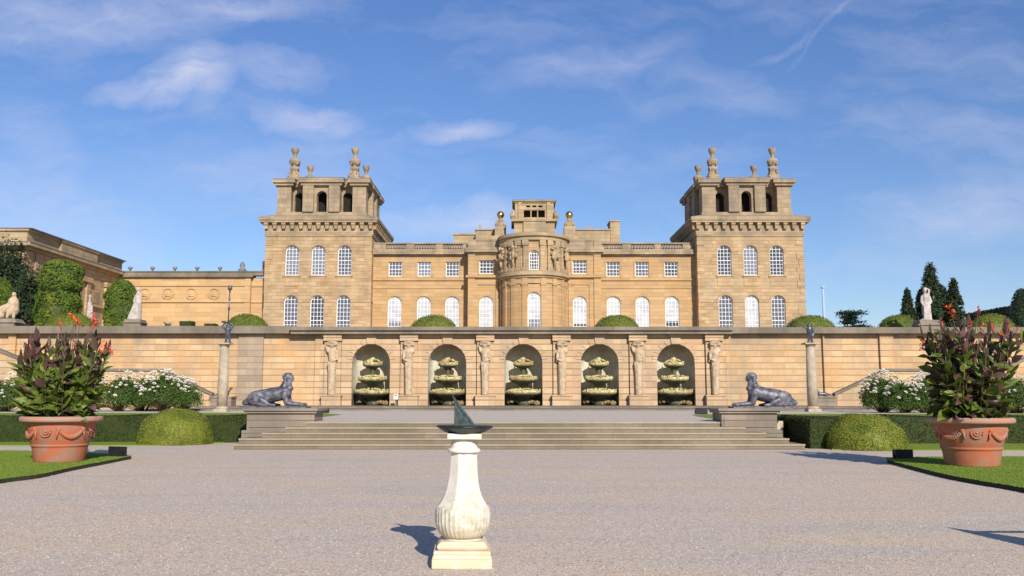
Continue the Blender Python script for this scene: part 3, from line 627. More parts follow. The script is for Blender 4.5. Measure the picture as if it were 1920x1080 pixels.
# ------------------------------------------------------------------ shell fountains in the niches
def basin(mb, ub, z, r, dep, nsc=9, lip=.16, yoff=0., seed=0):
    rg = random.Random(seed)
    ph = rg.uniform(0, 6)
    sh = lambda a, zz: 1+.07*abs(math.sin(a*nsc/2+ph))
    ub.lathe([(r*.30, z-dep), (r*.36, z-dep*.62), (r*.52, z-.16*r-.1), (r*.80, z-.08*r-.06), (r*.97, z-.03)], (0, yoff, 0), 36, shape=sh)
    mb.lathe([(r*.97, z-.03), (r, z+lip*.5), (r*.97, z+lip), (r*.88, z+lip*.8), (r*.8, z+lip*.2), (.0, z+lip*.1)], (0, yoff, 0), 36, shape=sh)
flab = ['three tier mossy shell fountain in the leftmost arched niche', 'three tier mossy shell fountain in the niche left of the middle one, behind the sundial',
        'three tier mossy shell fountain in the middle one of five niches', 'three tier mossy shell fountain in the niche right of the middle one', 'three tier mossy shell fountain in the rightmost arched niche']
fm = None
zt, zm, zl = ZP(684, WY)-nz0, ZP(712, WY)-nz0, ZP(737, WY)-nz0
for k, x in enumerate(nx):
    if fm is None:
        parts = []
        for nmi, (z, r, dep, ry) in enumerate(((zl, 1.27, .55, 0), (zm, 1.04, .5, .1), (zt, .72, .42, .2))):
            b_ = MB(); ub = MB(); basin(b_, ub, z, r, dep, 9, .20, ry, nmi); e = b_; rg = random.Random(nmi)
            for q in range(46):     # shells and crust heaped on the rim
                a = math.pi+math.pi*rg.random() if q % 3 else rg.random()*6.28
                rr = r*rg.uniform(.88, 1.02); e.ell((rr*math.cos(a), ry+rr*math.sin(a), z+rg.uniform(.06, .26)), (rg.uniform(.05, .09), rg.uniform(.05, .09), rg.uniform(.04, .09)), 7, 5)
            for q in range(26):
                a = rg.random()*6.28; rr = r*.75*rg.random()**.7; e.ell((rr*math.cos(a), ry+rr*math.sin(a), z+.2+(1-rr/r)*.30*(1.15 if nmi == 2 else .5)), (.1, .1, rg.uniform(.05, .10)), 7, 5)
            parts.append((e.mesh('basin'), 'moss')); parts.append((ub.mesh('basin_underside'), 'wetshade'))
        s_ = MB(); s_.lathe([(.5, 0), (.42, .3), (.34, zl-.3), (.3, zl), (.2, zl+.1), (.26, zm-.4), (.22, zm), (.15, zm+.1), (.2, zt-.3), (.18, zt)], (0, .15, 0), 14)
        parts.append((s_.mesh('stem'), 'wetshade'))
        rk = MB(); rg = random.Random(5)
        for q in range(30): rk.ell((rg.uniform(-1.2, 1.2), rg.uniform(-.1, .8), .05+rg.random()*.25), (rg.uniform(.12, .3), .2, rg.uniform(.08, .25)), 8, 5)
        parts.append((rk.mesh('rockwork'), 'rock'))
        fm = parts
    t_ = thing('shell_fountain', flab[k], 'fountain', (x, WY+.62, nz0), R((0, 40, -30, 65, 20)[k])*0, 'shell fountains in the wall niches')
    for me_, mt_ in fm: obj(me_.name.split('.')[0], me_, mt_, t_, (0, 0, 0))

# ------------------------------------------------------------------ flanking wall stairs
def ramp(mb, x0, z0, x1, z1, y0, y1, th):
    if x0 > x1: x0, z0, x1, z1 = x1, z1, x0, z0
    mb.add([(x0, y0, z0-th), (x1, y0, z1-th), (x1, y1, z1-th), (x0, y1, z0-th), (x0, y0, z0), (x1, y0, z1), (x1, y1, z1), (x0, y1, z0)],
           [(0, 3, 2, 1), (4, 5, 6, 7), (0, 1, 5, 4), (1, 2, 6, 5), (2, 3, 7, 6), (3, 0, 4, 7)])
SY = 62.5
for sd in (-1, 1):
    def sx(px): return XP(px if sd < 0 else 1963-px, 700, SY)
    t_ = thing('garden_staircase', 'stone side stair with sloping parapet '+('rising left behind the left rose bushes' if sd < 0 else 'rising right behind the right rose bushes'), 'staircase', (sx(200), SY, TZ))
    pts = [(-60, 633), (90, 691), (300, 691), (400, 737)]
    for i in range(3):
        a, b2 = pts[i], pts[i+1]; za, zb = ZP(a[1], SY), ZP(b2[1], SY)
        x0, x1 = sx(a[0]), sx(b2[0])
        if x0 > x1: x0, x1, za, zb = x1, x0, zb, za
        m_ = MB(); m_.add([(x0, SY, TZ-.1), (x1, SY, TZ-.1), (x1, SY+.35, TZ-.1), (x0, SY+.35, TZ-.1), (x0, SY, za-.2), (x1, SY, zb-.2), (x1, SY+.35, zb-.2), (x0, SY+.35, za-.2)],
                          [(0, 3, 2, 1), (4, 5, 6, 7), (0, 1, 5, 4), (1, 2, 6, 5), (2, 3, 7, 6), (3, 0, 4, 7)])
        obj('stair_wall', m_, 'wall', t_)
        m_ = MB(); ramp(m_, x0, za, x1, zb, SY-.1, SY+.45, .19); obj('handrail', m_, 'cop', t_)
        if i != 1:
            tr = MB(); n = 12
            for q in range(n):
                xa = x0+(x1-x0)*q/n; xb = x0+(x1-x0)*(q+1)/n; zz = min(za, zb)-.9+abs(zb-za)*((q+1)/n if zb > za else 1-q/n)
                tr.box(xa, xb, SY+.36, WY+.19, TZ-.1, max(zz, TZ+.05))
            obj('treads', tr, 'step', t_)
    xa, xb = sorted((sx(398), sx(438)))
    m_ = MB(); m_.box(xa, xb, SY-.3, SY+.8, TZ, ZP(746, SY)).box(xa-.06, xb+.06, SY-.36, SY+.86, ZP(746, SY)+.001, ZP(743, SY)); obj('end_pier', m_, 'ped', t_)
    u_ = thing('bronze_beast', 'small dark bronze creature crouching on the end pier of the '+('left' if sd < 0 else 'right')+' side stair', 'statue', ((xa+xb)/2-.1*sd, SY+.2, ZP(743, SY)), 0 if sd > 0 else math.pi)
    b_ = MB(); b_.cap((-.2, 0, .16), (.3, 0, .14), .13, .12).cap((-.2, 0, .18), (-.42, 0, .5), .1, .06).ell((-.46, 0, .56), (.13, .07, .09)).cap((.3, 0, .14), (.75, 0, .05), .08, .03)
    b_.cap((-.2, .08, .12), (-.25, .1, .03), .05, .04).cap((-.2, -.08, .12), (-.25, -.1, .03), .05, .04).cap((.2, .1, .1), (.3, .1, .03), .06, .04).cap((.2, -.1, .1), (.3, -.1, .03), .06, .04)
    blob('body', b_, 'bronze', .03, u_)

# ================================================================== PALACE
PY = 95.0; WNY = 96.3; CBY = 94.7
pal = thing('palace', 'broad honey coloured stone palace with two corner towers, a bowed centre and sash windows', 'palace', (XP(1002, 560, PY), PY, UZ))
tcx = [XP(596, 520, PY), XP(1408.5, 520, PY)]; HW = XP(1508.5, 520, PY)-tcx[1]
zc = ZP(406.5, PY-.8); zcb = ZP(415, PY-.6); zf = ZP(440, PY)
for ti, cx in enumerate(tcx):
    s1 = 1 if ti == 0 else -1
    mb = MB(); ops = []
    up = [cx+k*2.86 for k in (-1, 0, 1)]; 
    zu0, zu1 = ZP(516, PY), ZP(460, PY); zl0, zl1 = ZP(640, PY), ZP(553.5, PY)
    for x in up: ops += [(x-.76, x+.76, zu0, zu1, True), (x-.74+(-.25 if ti == 0 else .12), x+.74+(-.25 if ti == 0 else .12), zl0, zl1, True)]
    # straighten: lower openings share the same centres
    ops = []
    for x in up: ops += [(x-.76, x+.76, zu0, zu1, True), (x-.76, x+.76, zl0, zl1, True)]
    wall(mb, cx-HW, cx+HW, UZ, zf, PY, ops, depth=.4)
    D = 2*HW
    mb.add([(cx-HW, PY, UZ), (cx-HW, PY+D, UZ), (cx-HW, PY+D, zf), (cx-HW, PY, zf)], [(0, 3, 2, 1)])
    mb.add([(cx+HW, PY, UZ), (cx+HW, PY+D, UZ), (cx+HW, PY+D, zf), (cx+HW, PY, zf)], [(0, 1, 2, 3)])
    mb.add([(cx-HW, PY+D, UZ), (cx+HW, PY+D, UZ), (cx+HW, PY+D, zf), (cx-HW, PY+D, zf)], [(0, 3, 2, 1)])
    zs_ = ZP(565, PY); z4 = ZP(471, PY); z5 = ZP(441, PY)
    for z, pr_, hh in ((zs_, .05, .14), (z4, .035, .10), (z5, .09, .22)):
        for a, b2 in zip([cx-HW]+[q for x in up for q in ((x-.80, x+.80))][0::1][1::2], [q for x in up for q in ((x-.80, x+.80))][0::2]+[cx+HW]) if z != z5 else [(cx-HW-.05, cx+HW+.05)]:
            mb.box(a-(.04 if a == cx-HW else 0), b2+(.04 if b2 == cx+HW else 0), PY-pr_, PY+.001, z-hh/2, z+hh/2)
        mb.box(cx-HW-pr_, cx-HW+.001, PY-pr_, PY+D, z-hh/2, z+hh/2); mb.box(cx+HW-.001, cx+HW+pr_, PY-pr_, PY+D, z-hh/2, z+hh/2)
    for x in up:
        mb.box(x-.98, x+.98, PY-.16, PY+.0, zu0-.16, zu0-.061).box(x-.8, x+.8, PY-.045, PY, ZP(537, PY), zu0-.17)     # sill and apron panel
        for zt_, zb_ in ((zu1, zu0), (zl1, zl0)):                                                     # raised arch ring
            for kk in range(9):
                a0, a1 = math.pi*kk/9, math.pi*(kk+.93)/9; r0, r1 = .78, 1.05
                q = [(x+rr*math.cos(a), yy_, zt_-.76+rr*math.sin(a)) for yy_ in (PY-.04, PY) for a in (a0, a1) for rr in (r0, r1)]
                mb.add(q, [(0, 1, 3, 2), (4, 6, 7, 5), (0, 2, 6, 4), (1, 5, 7, 3), (0, 4, 5, 1), (2, 3, 7, 6)])
    for sx_ in (-1, 1):   # quoins
        for k in range(22):
            z0 = UZ+.76*k
            if z0+.7 > z5-.2: break
            w_ = .55 if k % 2 else .8
            xa, xb = sorted((cx+sx_*(HW+.03), cx+sx_*(HW-w_)))
            if abs(z0+.35-zs_) < .45 or abs(z0+.35-z4) < .42: continue
            mb.box(xa, xb, PY-.06, PY+.3, z0+.03, z0+.73); mb.box(min(cx+sx_*(HW-.2), cx+sx_*(HW+.031)), max(cx+sx_*(HW-.2), cx+sx_*(HW+.031)), PY+.3, PY+.3+w_, z0+.02, z0+.74)
    tower = obj('tower', mb, 'pal', pal)
    for x in up:
        window(pal, x, PY+.2, zu0, 1.52, zu1-zu0, True, 4, 8); window(pal, x, PY+.2, zl0, 1.52, zl1-zl0, True, 4, 11, blind=.0 if not (ti == 1 and x == up[1]) else .62)
    # cornice with brackets
    c = MB(); ov = .72
    c.box(cx-HW-.12, cx+HW+.12, PY-.12, PY+D+.12, zf-.0, zcb-.08)
    c.box(cx-HW-ov+.1, cx+HW+ov-.1, PY-ov+.1, PY+D+ov-.1, zcb-.08, zcb+.16); c.box(cx-HW-ov, cx+HW+ov, PY-ov, PY+D+ov, zcb+.16, zc+.05)
    zr = ZP(403.5, PY+1.0)
    c.add([(cx-HW-ov, PY-ov, zc+.05), (cx+HW+ov, PY-ov, zc+.05), (cx+HW+ov, PY+D+ov, zc+.05), (cx-HW-ov, PY+D+ov, zc+.05), (cx-4.95, PY+.75, zr), (cx+4.95, PY+.75, zr), (cx+4.95, PY+D-.75, zr), (cx-4.95, PY+D-.75, zr)],
          [(0, 1, 5, 4), (1, 2, 6, 5), (2, 3, 7, 6), (3, 0, 4, 7), (4, 5, 6, 7)])
    obj('cornice', c, 'belv', tower)
    n = 13; hb_ = .70
    if ti == 0: bme = MB().tbox(0, .30, .17, .17, -hb_, .22, .24, -.01).box(-.23, .23, 0, .53, -.26, -.005).mesh('bracket')
    for k in range(n):
        t_ = -HW+.1+(2*HW-.2)*k/(n-1)
        for (bx, by, rz) in ((cx+t_, PY-.58, 0), (cx+(HW+.58)*s1, PY+HW+t_, s1*math.pi/2)):
            o = obj('bracket', bme, 'pal', tower, Vector((bx, by, zcb-.08))-wloc(tower)); o.rotation_euler[2] = rz
    # open belvedere
    bz0, bz1, bz2 = zr-.12, ZP(350, PY+1.2), ZP(337, PY+1.2)
    bw = 4.92; by0, by1 = PY+.85, PY+D-.85; bcy = (by0+by1)/2; bh = (by1-by0)/2
    b = MB(); b.box(cx-bw-.12, cx+bw+.12, by0-.12, by1+.12, bz0, bz0+.42)
    cw = 1.5
    for sx_ in (-1, 1):
        for sy_ in (-1, 1):
            xa, xb = sorted((cx+sx_*bw, cx+sx_*(bw-cw))); ya, yb = sorted((bcy+sy_*bh, bcy+sy_*(bh-cw))); b.box(xa, xb, ya, yb, bz0+.42, bz1)
    aw = .56
    z_a = ZP(362, PY+1.5); zb0 = bz0+.421
    wall(b, cx-2.05, cx+2.05, zb0, bz1, by0+.02, [(cx-aw, cx+aw, zb0+.05, z_a+.1, True)], depth=.9)
    wall(b, cx-2.05, cx+2.05, zb0, bz1, by1-.02, [], depth=.4)
    for sx_ in (-1, 1):
        b.box(*sorted((cx+sx_*.85, cx+sx_*2.05)), by0-.33, by0+.018, zb0, bz1); b.box(*sorted((cx+sx_*2.05, cx+sx_*1.4)), by0+.02, by0+1.2, zb0, bz1)
        # recessed side arches, set back
        wall(b, *sorted((cx+sx_*(bw-cw+.3), cx+sx_*1.9)), zb0, bz1, by0+1.0, [(*sorted((cx+sx_*2.15, cx+sx_*3.25)), zb0+.05, z_a+.15, True)], depth=.6)
        # side faces of the belvedere: same rhythm turned 90 degrees
        xs_ = cx+sx_*(bw-.02)
        for yy0, yy1 in ((bcy-2.05, bcy-.5), (bcy+.5, bcy+2.05)): b.box(*sorted((xs_, xs_-sx_*.9)), yy0, yy1, zb0, bz1)
        b.box(*sorted((xs_-sx_*.02, xs_-sx_*.88)), bcy-.5, bcy+.5, z_a, bz1)
        for yy0 in (bcy-1.95, bcy+.95): b.box(*sorted((xs_, xs_+sx_*.3)), yy0, yy0+1., zb0, bz1)
    belv = obj('belvedere', b, 'belv', tower)
    obj('shade_core', MB().box(cx-bw+1.2, cx+bw-1.2, by0+1.6, by1-1.2, zb0, bz1-.01), 'dark', tower)  # black box put where the belvedere interior lies in shade
    e = MB(); lf = MB(); o_ = .28
    def ent(xa, xb, ya, yb, top=0): 
        e.box(xa-o_, xb+o_, ya-o_, yb+o_, bz1+.001, bz1+.30); e.box(xa-o_-.22, xb+o_+.22, ya-o_-.22, yb+o_+.22, bz1+.30, bz2-.12+top); e.box(xa-o_, xb+o_, ya-o_, yb+o_, bz2-.12+top, bz2+top); lf.box(xa-o_-.25, xb+o_+.25, ya-o_-.25, yb+o_+.25, bz2-.119+top, bz2-.06+top)
    e.box(cx-bw+.4, cx+bw-.4, by0+.5, by1-.5, bz1, bz2-.05)
    for sx_ in (-1, 1):
        for sy_ in (-1, 1): ent(*sorted((cx+sx_*bw, cx+sx_*(bw-cw))), *sorted((bcy+sy_*bh, bcy+sy_*(bh-cw))))
        ent(*sorted((cx+sx_*(bw-.6), cx+sx_*(bw+.0))), bcy-2.0, bcy+2.0, .06)
    ent(cx-2.0, cx+2.0, by0-.1, by0+.9, .12); ent(cx-2.0, cx+2.0, by1-.9, by1, .06)
    obj('entablature', e, 'belv', tower); obj('lead_flashing', lf, 'lead', tower)
    ftop = ZP(280, PY+2.2); fz = bz2-.06; fh = ftop-fz
    prof = [(.84, 0), (.84, .09), (.70, .095), (.66, .18), (.48, .21), (.30, .26), (.26, .32), (.42, .36), (.46, .41), (.26, .46), (.30, .50), (.50, .53), (.58, .60), (.50, .67), (.22, .71), (.15, .78), (.20, .83), (.30, .88), (.36, .94), (.40, .995), (.30, 1.0), (.0, .96)]
    if ti == 0:
        fmesh = MB().lathe([(r*1.12, z*fh) for r, z in prof], seg=14)
        for q in range(4):
            a = math.pi/2*q+.78; ca, sa = math.cos(a), math.sin(a)
            fmesh.cap((.62*ca, .62*sa, fh*.20), (.36*ca, .36*sa, fh*.34), .13, .09, 6); fmesh.ell((.50*ca, .50*sa, fh*.53), (.14, .14, fh*.05), 6, 5); fmesh.ell((.66*ca, .66*sa, fh*.15), (.17, .17, .17), 6, 5)
            fmesh.cap((.42*math.cos(a), .42*math.sin(a), fh*.30), (.55*math.cos(a), .55*math.sin(a), fh*.44), .1, .07, 6)
            fmesh.cap((.22*math.cos(a), .22*math.sin(a), fh*.88), (.38*math.cos(a), .38*math.sin(a), fh*1.0), .07, .09, 6)
        fmesh = fmesh.mesh('finial')
    for sx_ in (-1, 1):
        for yy0 in (by0+1.15, by1-1.15): obj('finial', fmesh, 'belv', tower, Vector((cx+sx_*3.4, yy0, fz))-wloc(tower))

# wings -------------------------------------------------------------
def V(px, py, Y): return XP(px, py, Y), ZP(py, Y)
wz_t = ZP(455, WNY); wz_c1 = ZP(470, WNY); wz_c0 = ZP(480, WNY)
cbx0, cbx1 = XP(878, 500, CBY), XP(1126.5, 500, CBY)
for wi, (xa, xb, ups) in enumerate(((tcx[0]+HW, cbx0, (741, 795.5, 848.5)), (cbx1, tcx[1]-HW, (1150, 1204, 1259)))):
    mb = MB(); ops = []; xs_ = [XP(q, 520, WNY) for q in ups]
    a0, a1 = ZP(518, WNY), ZP(491, WNY); l0, l1 = ZP(628, WNY), ZP(555.5, WNY)
    for x in xs_: ops += [(x-.74, x+.74, a0, a1, False), (x-.76, x+.76, l0, l1, True)]
    wall(mb, xa, xb, UZ, wz_c0, WNY, ops, depth=.35)
    for x in xs_:
        for (q0, q1, q2, q3) in ((x-.92, x-.745, a0-.1, a1+.16), (x+.745, x+.92, a0-.1, a1+.16), (x-.745, x+.745, a1+.0, a1+.16)): mb.box(q0, q1, WNY-.05, WNY+.001, q2, q3)
        for kk in range(9):
            b0, b1 = math.pi*kk/9, math.pi*(kk+.93)/9
            q = [(x+rr*math.cos(a), yy_, l1-.76+rr*math.sin(a)) for yy_ in (WNY-.04, WNY) for a in (b0, b1) for rr in (.775, 1.0)]
            mb.add(q, [(0, 1, 3, 2), (4, 6, 7, 5), (0, 2, 6, 4), (1, 5, 7, 3), (0, 4, 5, 1), (2, 3, 7, 6)])
    zz1, zz2 = ZP(524, WNY), ZP(539, WNY)
    mb.box(xa, xb, WNY-.14, WNY+.0, zz1-.12, zz1+.06).box(xa, xb, WNY-.06, WNY+.001, zz2-.1, zz2+.05)
    wing = obj('wing_wall', mb, 'palw', pal)
    for x in xs_:
        window(pal, x, WNY+.14, a0, 1.48, a1-a0, False, 4, 4); window(pal, x, WNY+.14, l0, 1.52, l1-l0, True, 4, 9, blind=.72)
    c = MB(); c.box(xa, xb, WNY-.12, WNY+.6, wz_c0-.02, wz_c0+.14).box(xa, xb, WNY-.5, WNY+.7, wz_c0+.14, wz_c1+.1).box(xa, xb, WNY-.1, WNY+.5, wz_c1+.1, wz_c1+.16)
    obj('cornice', c, 'belv', wing)
    # balustrade
    piers = ([(700, 724), (762, 777), (817, 831), (868, 880)] if wi == 0 else [(1122, 1130), (1167, 1183), (1227, 1239), (1280, 1303)])
    bz = wz_c1+.16; px_ = MB()
    pw = [(XP(a, 460, WNY), XP(b2, 460, WNY)) for a, b2 in piers]
    for a, b2 in pw: px_.box(a, b2, WNY, WNY+.45, bz, wz_t-.16)
    px_.box(xa, xb, WNY-.06, WNY+.51, wz_t-.159, wz_t)
    obj('parapet', px_, 'belv', wing)
    bmesh_ = None
    for i in range(3):
        a, b2 = pw[i][1], pw[i+1][0]; n = 8; hh = wz_t-.16-bz
        for k in range(n):
            x = a+(b2-a)*(k+.5)/n
            if bmesh_ is None: bmesh_ = MB().lathe([(.09, 0), (.07, hh*.15), (.13, hh*.38), (.06, hh*.7), (.09, hh)], seg=8).mesh('baluster')
            obj('baluster', bmesh_, 'belv', wing, Vector((x, WNY+.22, bz))-wloc(wing))
    obj('roof', MB().box(xa, xb, WNY+1.2, WNY+9, wz_c1-.5, wz_t+.10), 'lead', wing)
# centre block --------------------------------------------------------
bcx = XP(1000, 520, CBY); BR = 3.5
cz_t, cz_c1, cz_c0 = ZP(449.5, CBY), ZP(466, CBY), ZP(477, CBY)
mb = MB(); ops = []; xs_ = [XP(912, 520, CBY), XP(1087, 520, CBY)]
a0, a1 = ZP(513, CBY), ZP(488, CBY); l0, l1 = ZP(628, CBY), ZP(555, CBY)
for x in xs_: ops += [(x-.76, x+.76, a0, a1, False), (x-.76, x+.76, l0, l1, True)]
wall(mb, cbx0, cbx1, UZ, cz_c0, CBY, ops, depth=.4)
mb.box(cbx0, cbx0+.2, CBY+.001, CBY+6, UZ, cz_c0).box(cbx1-.2, cbx1, CBY+.001, CBY+6, UZ, cz_c0)
for x in xs_:
    for (q0, q1, q2, q3) in ((x-.98, x-.765, a0-.1, a1+.2), (x+.765, x+.98, a0-.1, a1+.2), (x-.765, x+.765, a1+.0, a1+.2)): mb.box(q0, q1, CBY-.06, CBY+.001, q2, q3)
    mb.box(x-1.25, x-1.02, CBY-.1, CBY, l0, ZP(534, CBY)).box(x+1.02, x+1.25, CBY-.1, CBY, l0, ZP(534, CBY)).box(x-1.25, x+1.25, CBY-.12, CBY, ZP(534, CBY), ZP(531, CBY))
for xa, xb in ((cbx0, cbx0+.75), (cbx1-.75, cbx1)):
    mb.box(xa-.02, xb, CBY-.14, CBY, UZ, ZP(522, CBY)).box(xa-.02, xb, CBY-.14, CBY, ZP(516, CBY)+.02, cz_c0)
zz1 = ZP(518, CBY); mb.box(cbx0-.25, cbx1+.25, CBY-.32, CBY+.1, zz1-.16, zz1+.1)
cb = obj('centre_block', mb, 'palw', pal)
for x in xs_: window(pal, x, CBY+.15, a0, 1.52, a1-a0, False, 4, 4); window(pal, x, CBY+.15, l0, 1.52, l1-l0, True, 4, 9, blind=.8)
c = MB(); c.box(cbx0-.1, cbx1+.1, CBY-.2, CBY+2, cz_c0, cz_c0+.2).box(cbx0-.32, cbx1+.32, CBY-.5, CBY+2, cz_c0+.2, cz_c1+.06).box(cbx0, cbx1, CBY-.08, CBY+2, cz_c1+.06, cz_t-.15).box(cbx0-.08, cbx1+.08, CBY-.15, CBY+2, cz_t-.15, cz_t)
for x in (cbx0+.35, cbx1-.35): c.box(x-.4, x+.4, CBY-.2, CBY-.08, cz_c1+.06, cz_t-.15)
obj('parapet', c, 'belv', cb)
# attics behind
AY = CBY+2.5
def pb(mb, px0, px1, py0, py1, Y, d, base=None):
    mb.box(XP(px0, py0, Y), XP(px1, py0, Y), Y, Y+d, ZP(py1, Y) if base is None else base, ZP(py0, Y)); return mb
for (a, b2, p0, p1, Y, d, cap) in ((851, 893, 440, 456, AY+3, 6, 2.5), (892, 934, 431.5, 456, AY, 6, 2.5), (1073, 1143.8, 431.5, 456, AY, 6, 2.5), (1144.2, 1162, 415, 456, AY+.3, 2.5, 2), (915, 960, 442, 456, AY-1.5, 3, 0), (1041, 1085, 442, 456, AY-1.5, 3, 0)):
    m_ = pb(MB(), a, b2, p0, p1, Y, d)
    if cap: pb(m_, a-1.5, b2+1.2 if b2 != 1143.8 else b2, p0-cap, p0+.1, Y-.12, d+.2)
    obj('attic_block', m_, 'lant', cb)
for px in (900, 1105): obj('roof_vent', pb(MB(), px-1.5, px+1.5, 421, 430, AY+1, .2), 'belv', cb)
for px in (938.5, 1067.5):
    f = MB(); x = XP(px, 430, AY-.8); z0 = ZP(436, AY-.8); z1 = ZP(414, AY-.8); z2 = ZP(396, AY-.8); h_ = z2-z0
    f.box(x-.62, x+.62, AY-1.4, AY-.2, z0-.6, z0+h_*.25).box(x-.42, x+.42, AY-1.2, AY-.4, z0+h_*.25, z0+h_*.48)
    for q in (-1, 1): f.cap((x+q*.5, AY-1.2, z0+h_*.3), (x+q*.3, AY-1.1, z0+h_*.5), .16, .1, 7)
    f.lathe([(.3, h_*.48), (.2, h_*.56), (.26, h_*.64)], (x, AY-.8, z0), 12)
    ff = obj('finial', f, 'belv', cb)
    gb = MB().ell((x, AY-.8, z0+h_*.82), (.42, .42, .42), 16, 12); obj('gilt_ball', gb, 'gold', cb)
# bow
def bowmap(r_):
    def f(x, y, z):
        a = (x-bcx)/BR; rr = r_-(y-0); return (bcx+rr*math.sin(a), CBY-rr*math.cos(a)+.0, z)
    return f
bm = bowmap(BR); BF = CBY-BR
half = BR*R(88); brks = [bcx+BR*R(d) for d in range(-88, 89, 8)]
bz_t, bz_a, bz_w1, bz_w0 = ZP(450, BF), ZP(451, BF), ZP(468.5, BF), ZP(506.5, BF)
lz0, lz1 = ZP(630, BF), ZP(547, BF); zbal = ZP(512, BF)
mb = MB(); wall(mb, bcx-half, bcx+half, UZ, zbal-.3, 0, [(bcx-.72, bcx+.72, lz0, lz1, True)], mp=bm, xb=[q for q in brks if abs(q-bcx) > .8], depth=.4)
wall(mb, bcx-half, bcx+half, zbal, bz_t+.05, 0, [(bcx-.56, bcx+.56, bz_w0, bz_w1, True)], mp=bm, xb=[q for q in brks if abs(q-bcx) > .6], depth=.4)
A0, A1 = math.pi*1.0, math.pi*2.0
def ring(mb, r0, r1, z0, z1): mb.lathe([(r0, z0), (r1, z0), (r1, z1), (r0, z1)], (bcx, CBY, 0), 48, A0, A1, smooth=False)
def pil(mb, deg, wdeg, z0, z1, pr_):
    a0, a1 = R(deg-wdeg/2), R(deg+wdeg/2); vs = []
    for z in (z0, z1):
        for r_ in (BR-.02, BR+pr_):
            for a in (a0, (a0+a1)/2, a1): vs.append((bcx+r_*math.sin(a), CBY-r_*math.cos(a), z))
    mb.add(vs, [(3, 4, 10, 9), (4, 5, 11, 10), (0, 3, 9, 6), (5, 2, 8, 11), (6, 9, 10, 7), (7, 10, 11, 8), (0, 1, 4, 3), (1, 2, 5, 4)])
for d in (16, 38, 60, 82):
    for s_ in (-1, 1): pil(mb, s_*d, 9, UZ, zbal-.5, .12); pil(mb, s_*d, 11, ZP(534, BF), ZP(530, BF), .2)
bow = obj('bow', mb, 'palw', cb)
r_ = MB(); ring(r_, BR-.1, BR+.2, zbal-.42, zbal-.2); ring(r_, BR-.1, BR+.42, zbal-.2, zbal+.02); ring(r_, BR-.1, BR+.3, zbal+.02, zbal+.30)
ring(r_, BR-.1, BR+.1, ZP(530, BF)-.05, ZP(530, BF)+.1)
obj('balcony_band', r_, 'lant', cb)
mb = MB()
for d in (14, 27, 42, 56, 70, 84):
    for s_ in (-1, 1): pil(mb, s_*d, 7.5, zbal+.3, bz_t+.0, .22); pil(mb, s_*d, 10, bz_t-.55, bz_t-.02, .34); pil(mb, s_*d, 9.5, zbal+.3, zbal+.6, .32)
obj('bow_pilasters', mb, 'lant', cb)
r_ = MB(); zt0 = ZP(436.5, BF); ring(r_, BR-.4, BR+.26, bz_t, bz_t+.42); ring(r_, BR-.4, BR+.5, bz_t+.42, zt0-.18); ring(r_, 0.01, BR+.40, zt0-.18, zt0)
obj('bow_cornice', r_, 'lant', cb)
window(pal, bcx, BF+.22, bz_w0, 1.12, bz_w1-bz_w0, True, 4, 6, bar=.05, fr=.12); window(pal, bcx, BF+.22, lz0, 1.44, lz1-lz0, True, 4, 10, blind=.62, fr=.13)
# trophies carved on the bow
tb = MB(); rg = random.Random(4)
for q in range(26): tb.ell((rg.gauss(0, .34), rg.uniform(-.22, .05), rg.uniform(-.3, .95)), (rg.uniform(.1, .24), .16, rg.uniform(.1, .26)), 8, 6)
tb.cap((0, -.1, -.9), (0, -.12, .3), .1, .2).cap((-.5, -.1, .9), (.5, -.1, .2), .08, .06).cap((.5, -.1, .9), (-.5, -.1, .2), .08, .06).ell((0, -.2, 1.0), (.2, .2, .24)).ell((0, -.1, -.1), (.5, .2, .18))
tr0 = blob('carved_trophy', tb, 'lant', .06, cb, smooth=1)
for k, d in enumerate((-63, -34, 34, 63)):
    o = tr0 if k == 0 else tr0.copy()
    if k: COL.objects.link(o)
    a = R(d); o.location = Vector((bcx+(BR+.35)*math.sin(a), CBY-(BR+.35)*math.cos(a), ZP(480, BF)))-wloc(cb); o.rotation_euler[2] = a
# lantern above the bow
LY = CBY-1.0
ln = MB(); lx0, lx1 = XP(964, 420, LY), XP(1040, 420, LY); lz_m = ZP(413, LY); lz_b = zt0-.2; lz_t = ZP(377, LY); lc = (lx0+lx1)/2
ln.box(lx0, lx1, LY, LY+4, lz_b, lz_m-.15).box(lx0+1, lx1-1, LY-.25, LY, lz_b, lz_m-.15); ln.box(lx0-.3, lx1+.3, LY-.35, LY+4.2, lz_m-.15, lz_m+.1)
w_ = .62; gx = lc
ops = [(gx-1.15, gx+1.15, ZP(407, LY), ZP(393.5, LY), False)]+[(gx+q*.66-.22, gx+q*.66+.22, ZP(388, LY), ZP(384.5, LY), False) for q in (-1, 0, 1)]
wall(ln, lx0+.1, lx1-.1, lz_m+.1, lz_t-.15, LY+.15, ops, depth=.35)
ln.box(lx0+.1, lx0+.3, LY+.151, LY+4, lz_m+.1, lz_t-.15).box(lx1-.3, lx1-.1, LY+.151, LY+4, lz_m+.1, lz_t-.15).box(lx0+.3, lx1-.3, LY+3.7, LY+4, lz_m+.1, lz_t-.15)
for q in (-1, 1):
    ln.box(*sorted((gx+q*1.35, gx+q*1.75)), LY, LY+.14, lz_m+.1, lz_t-.15); ln.box(gx+q*.36-.06, gx+q*.36+.06, LY+.2, LY+.4, ZP(407, LY), ZP(393.5, LY))
ln.box(lx0-.02, lx1+.02, LY+.0, LY+4.1, lz_t-.15, lz_t-.03).box(lx0-.16, lx1+.16, LY-.12, LY+4.2, lz_t-.03, lz_t+.08)
lo = obj('lantern', ln, 'lant', cb)
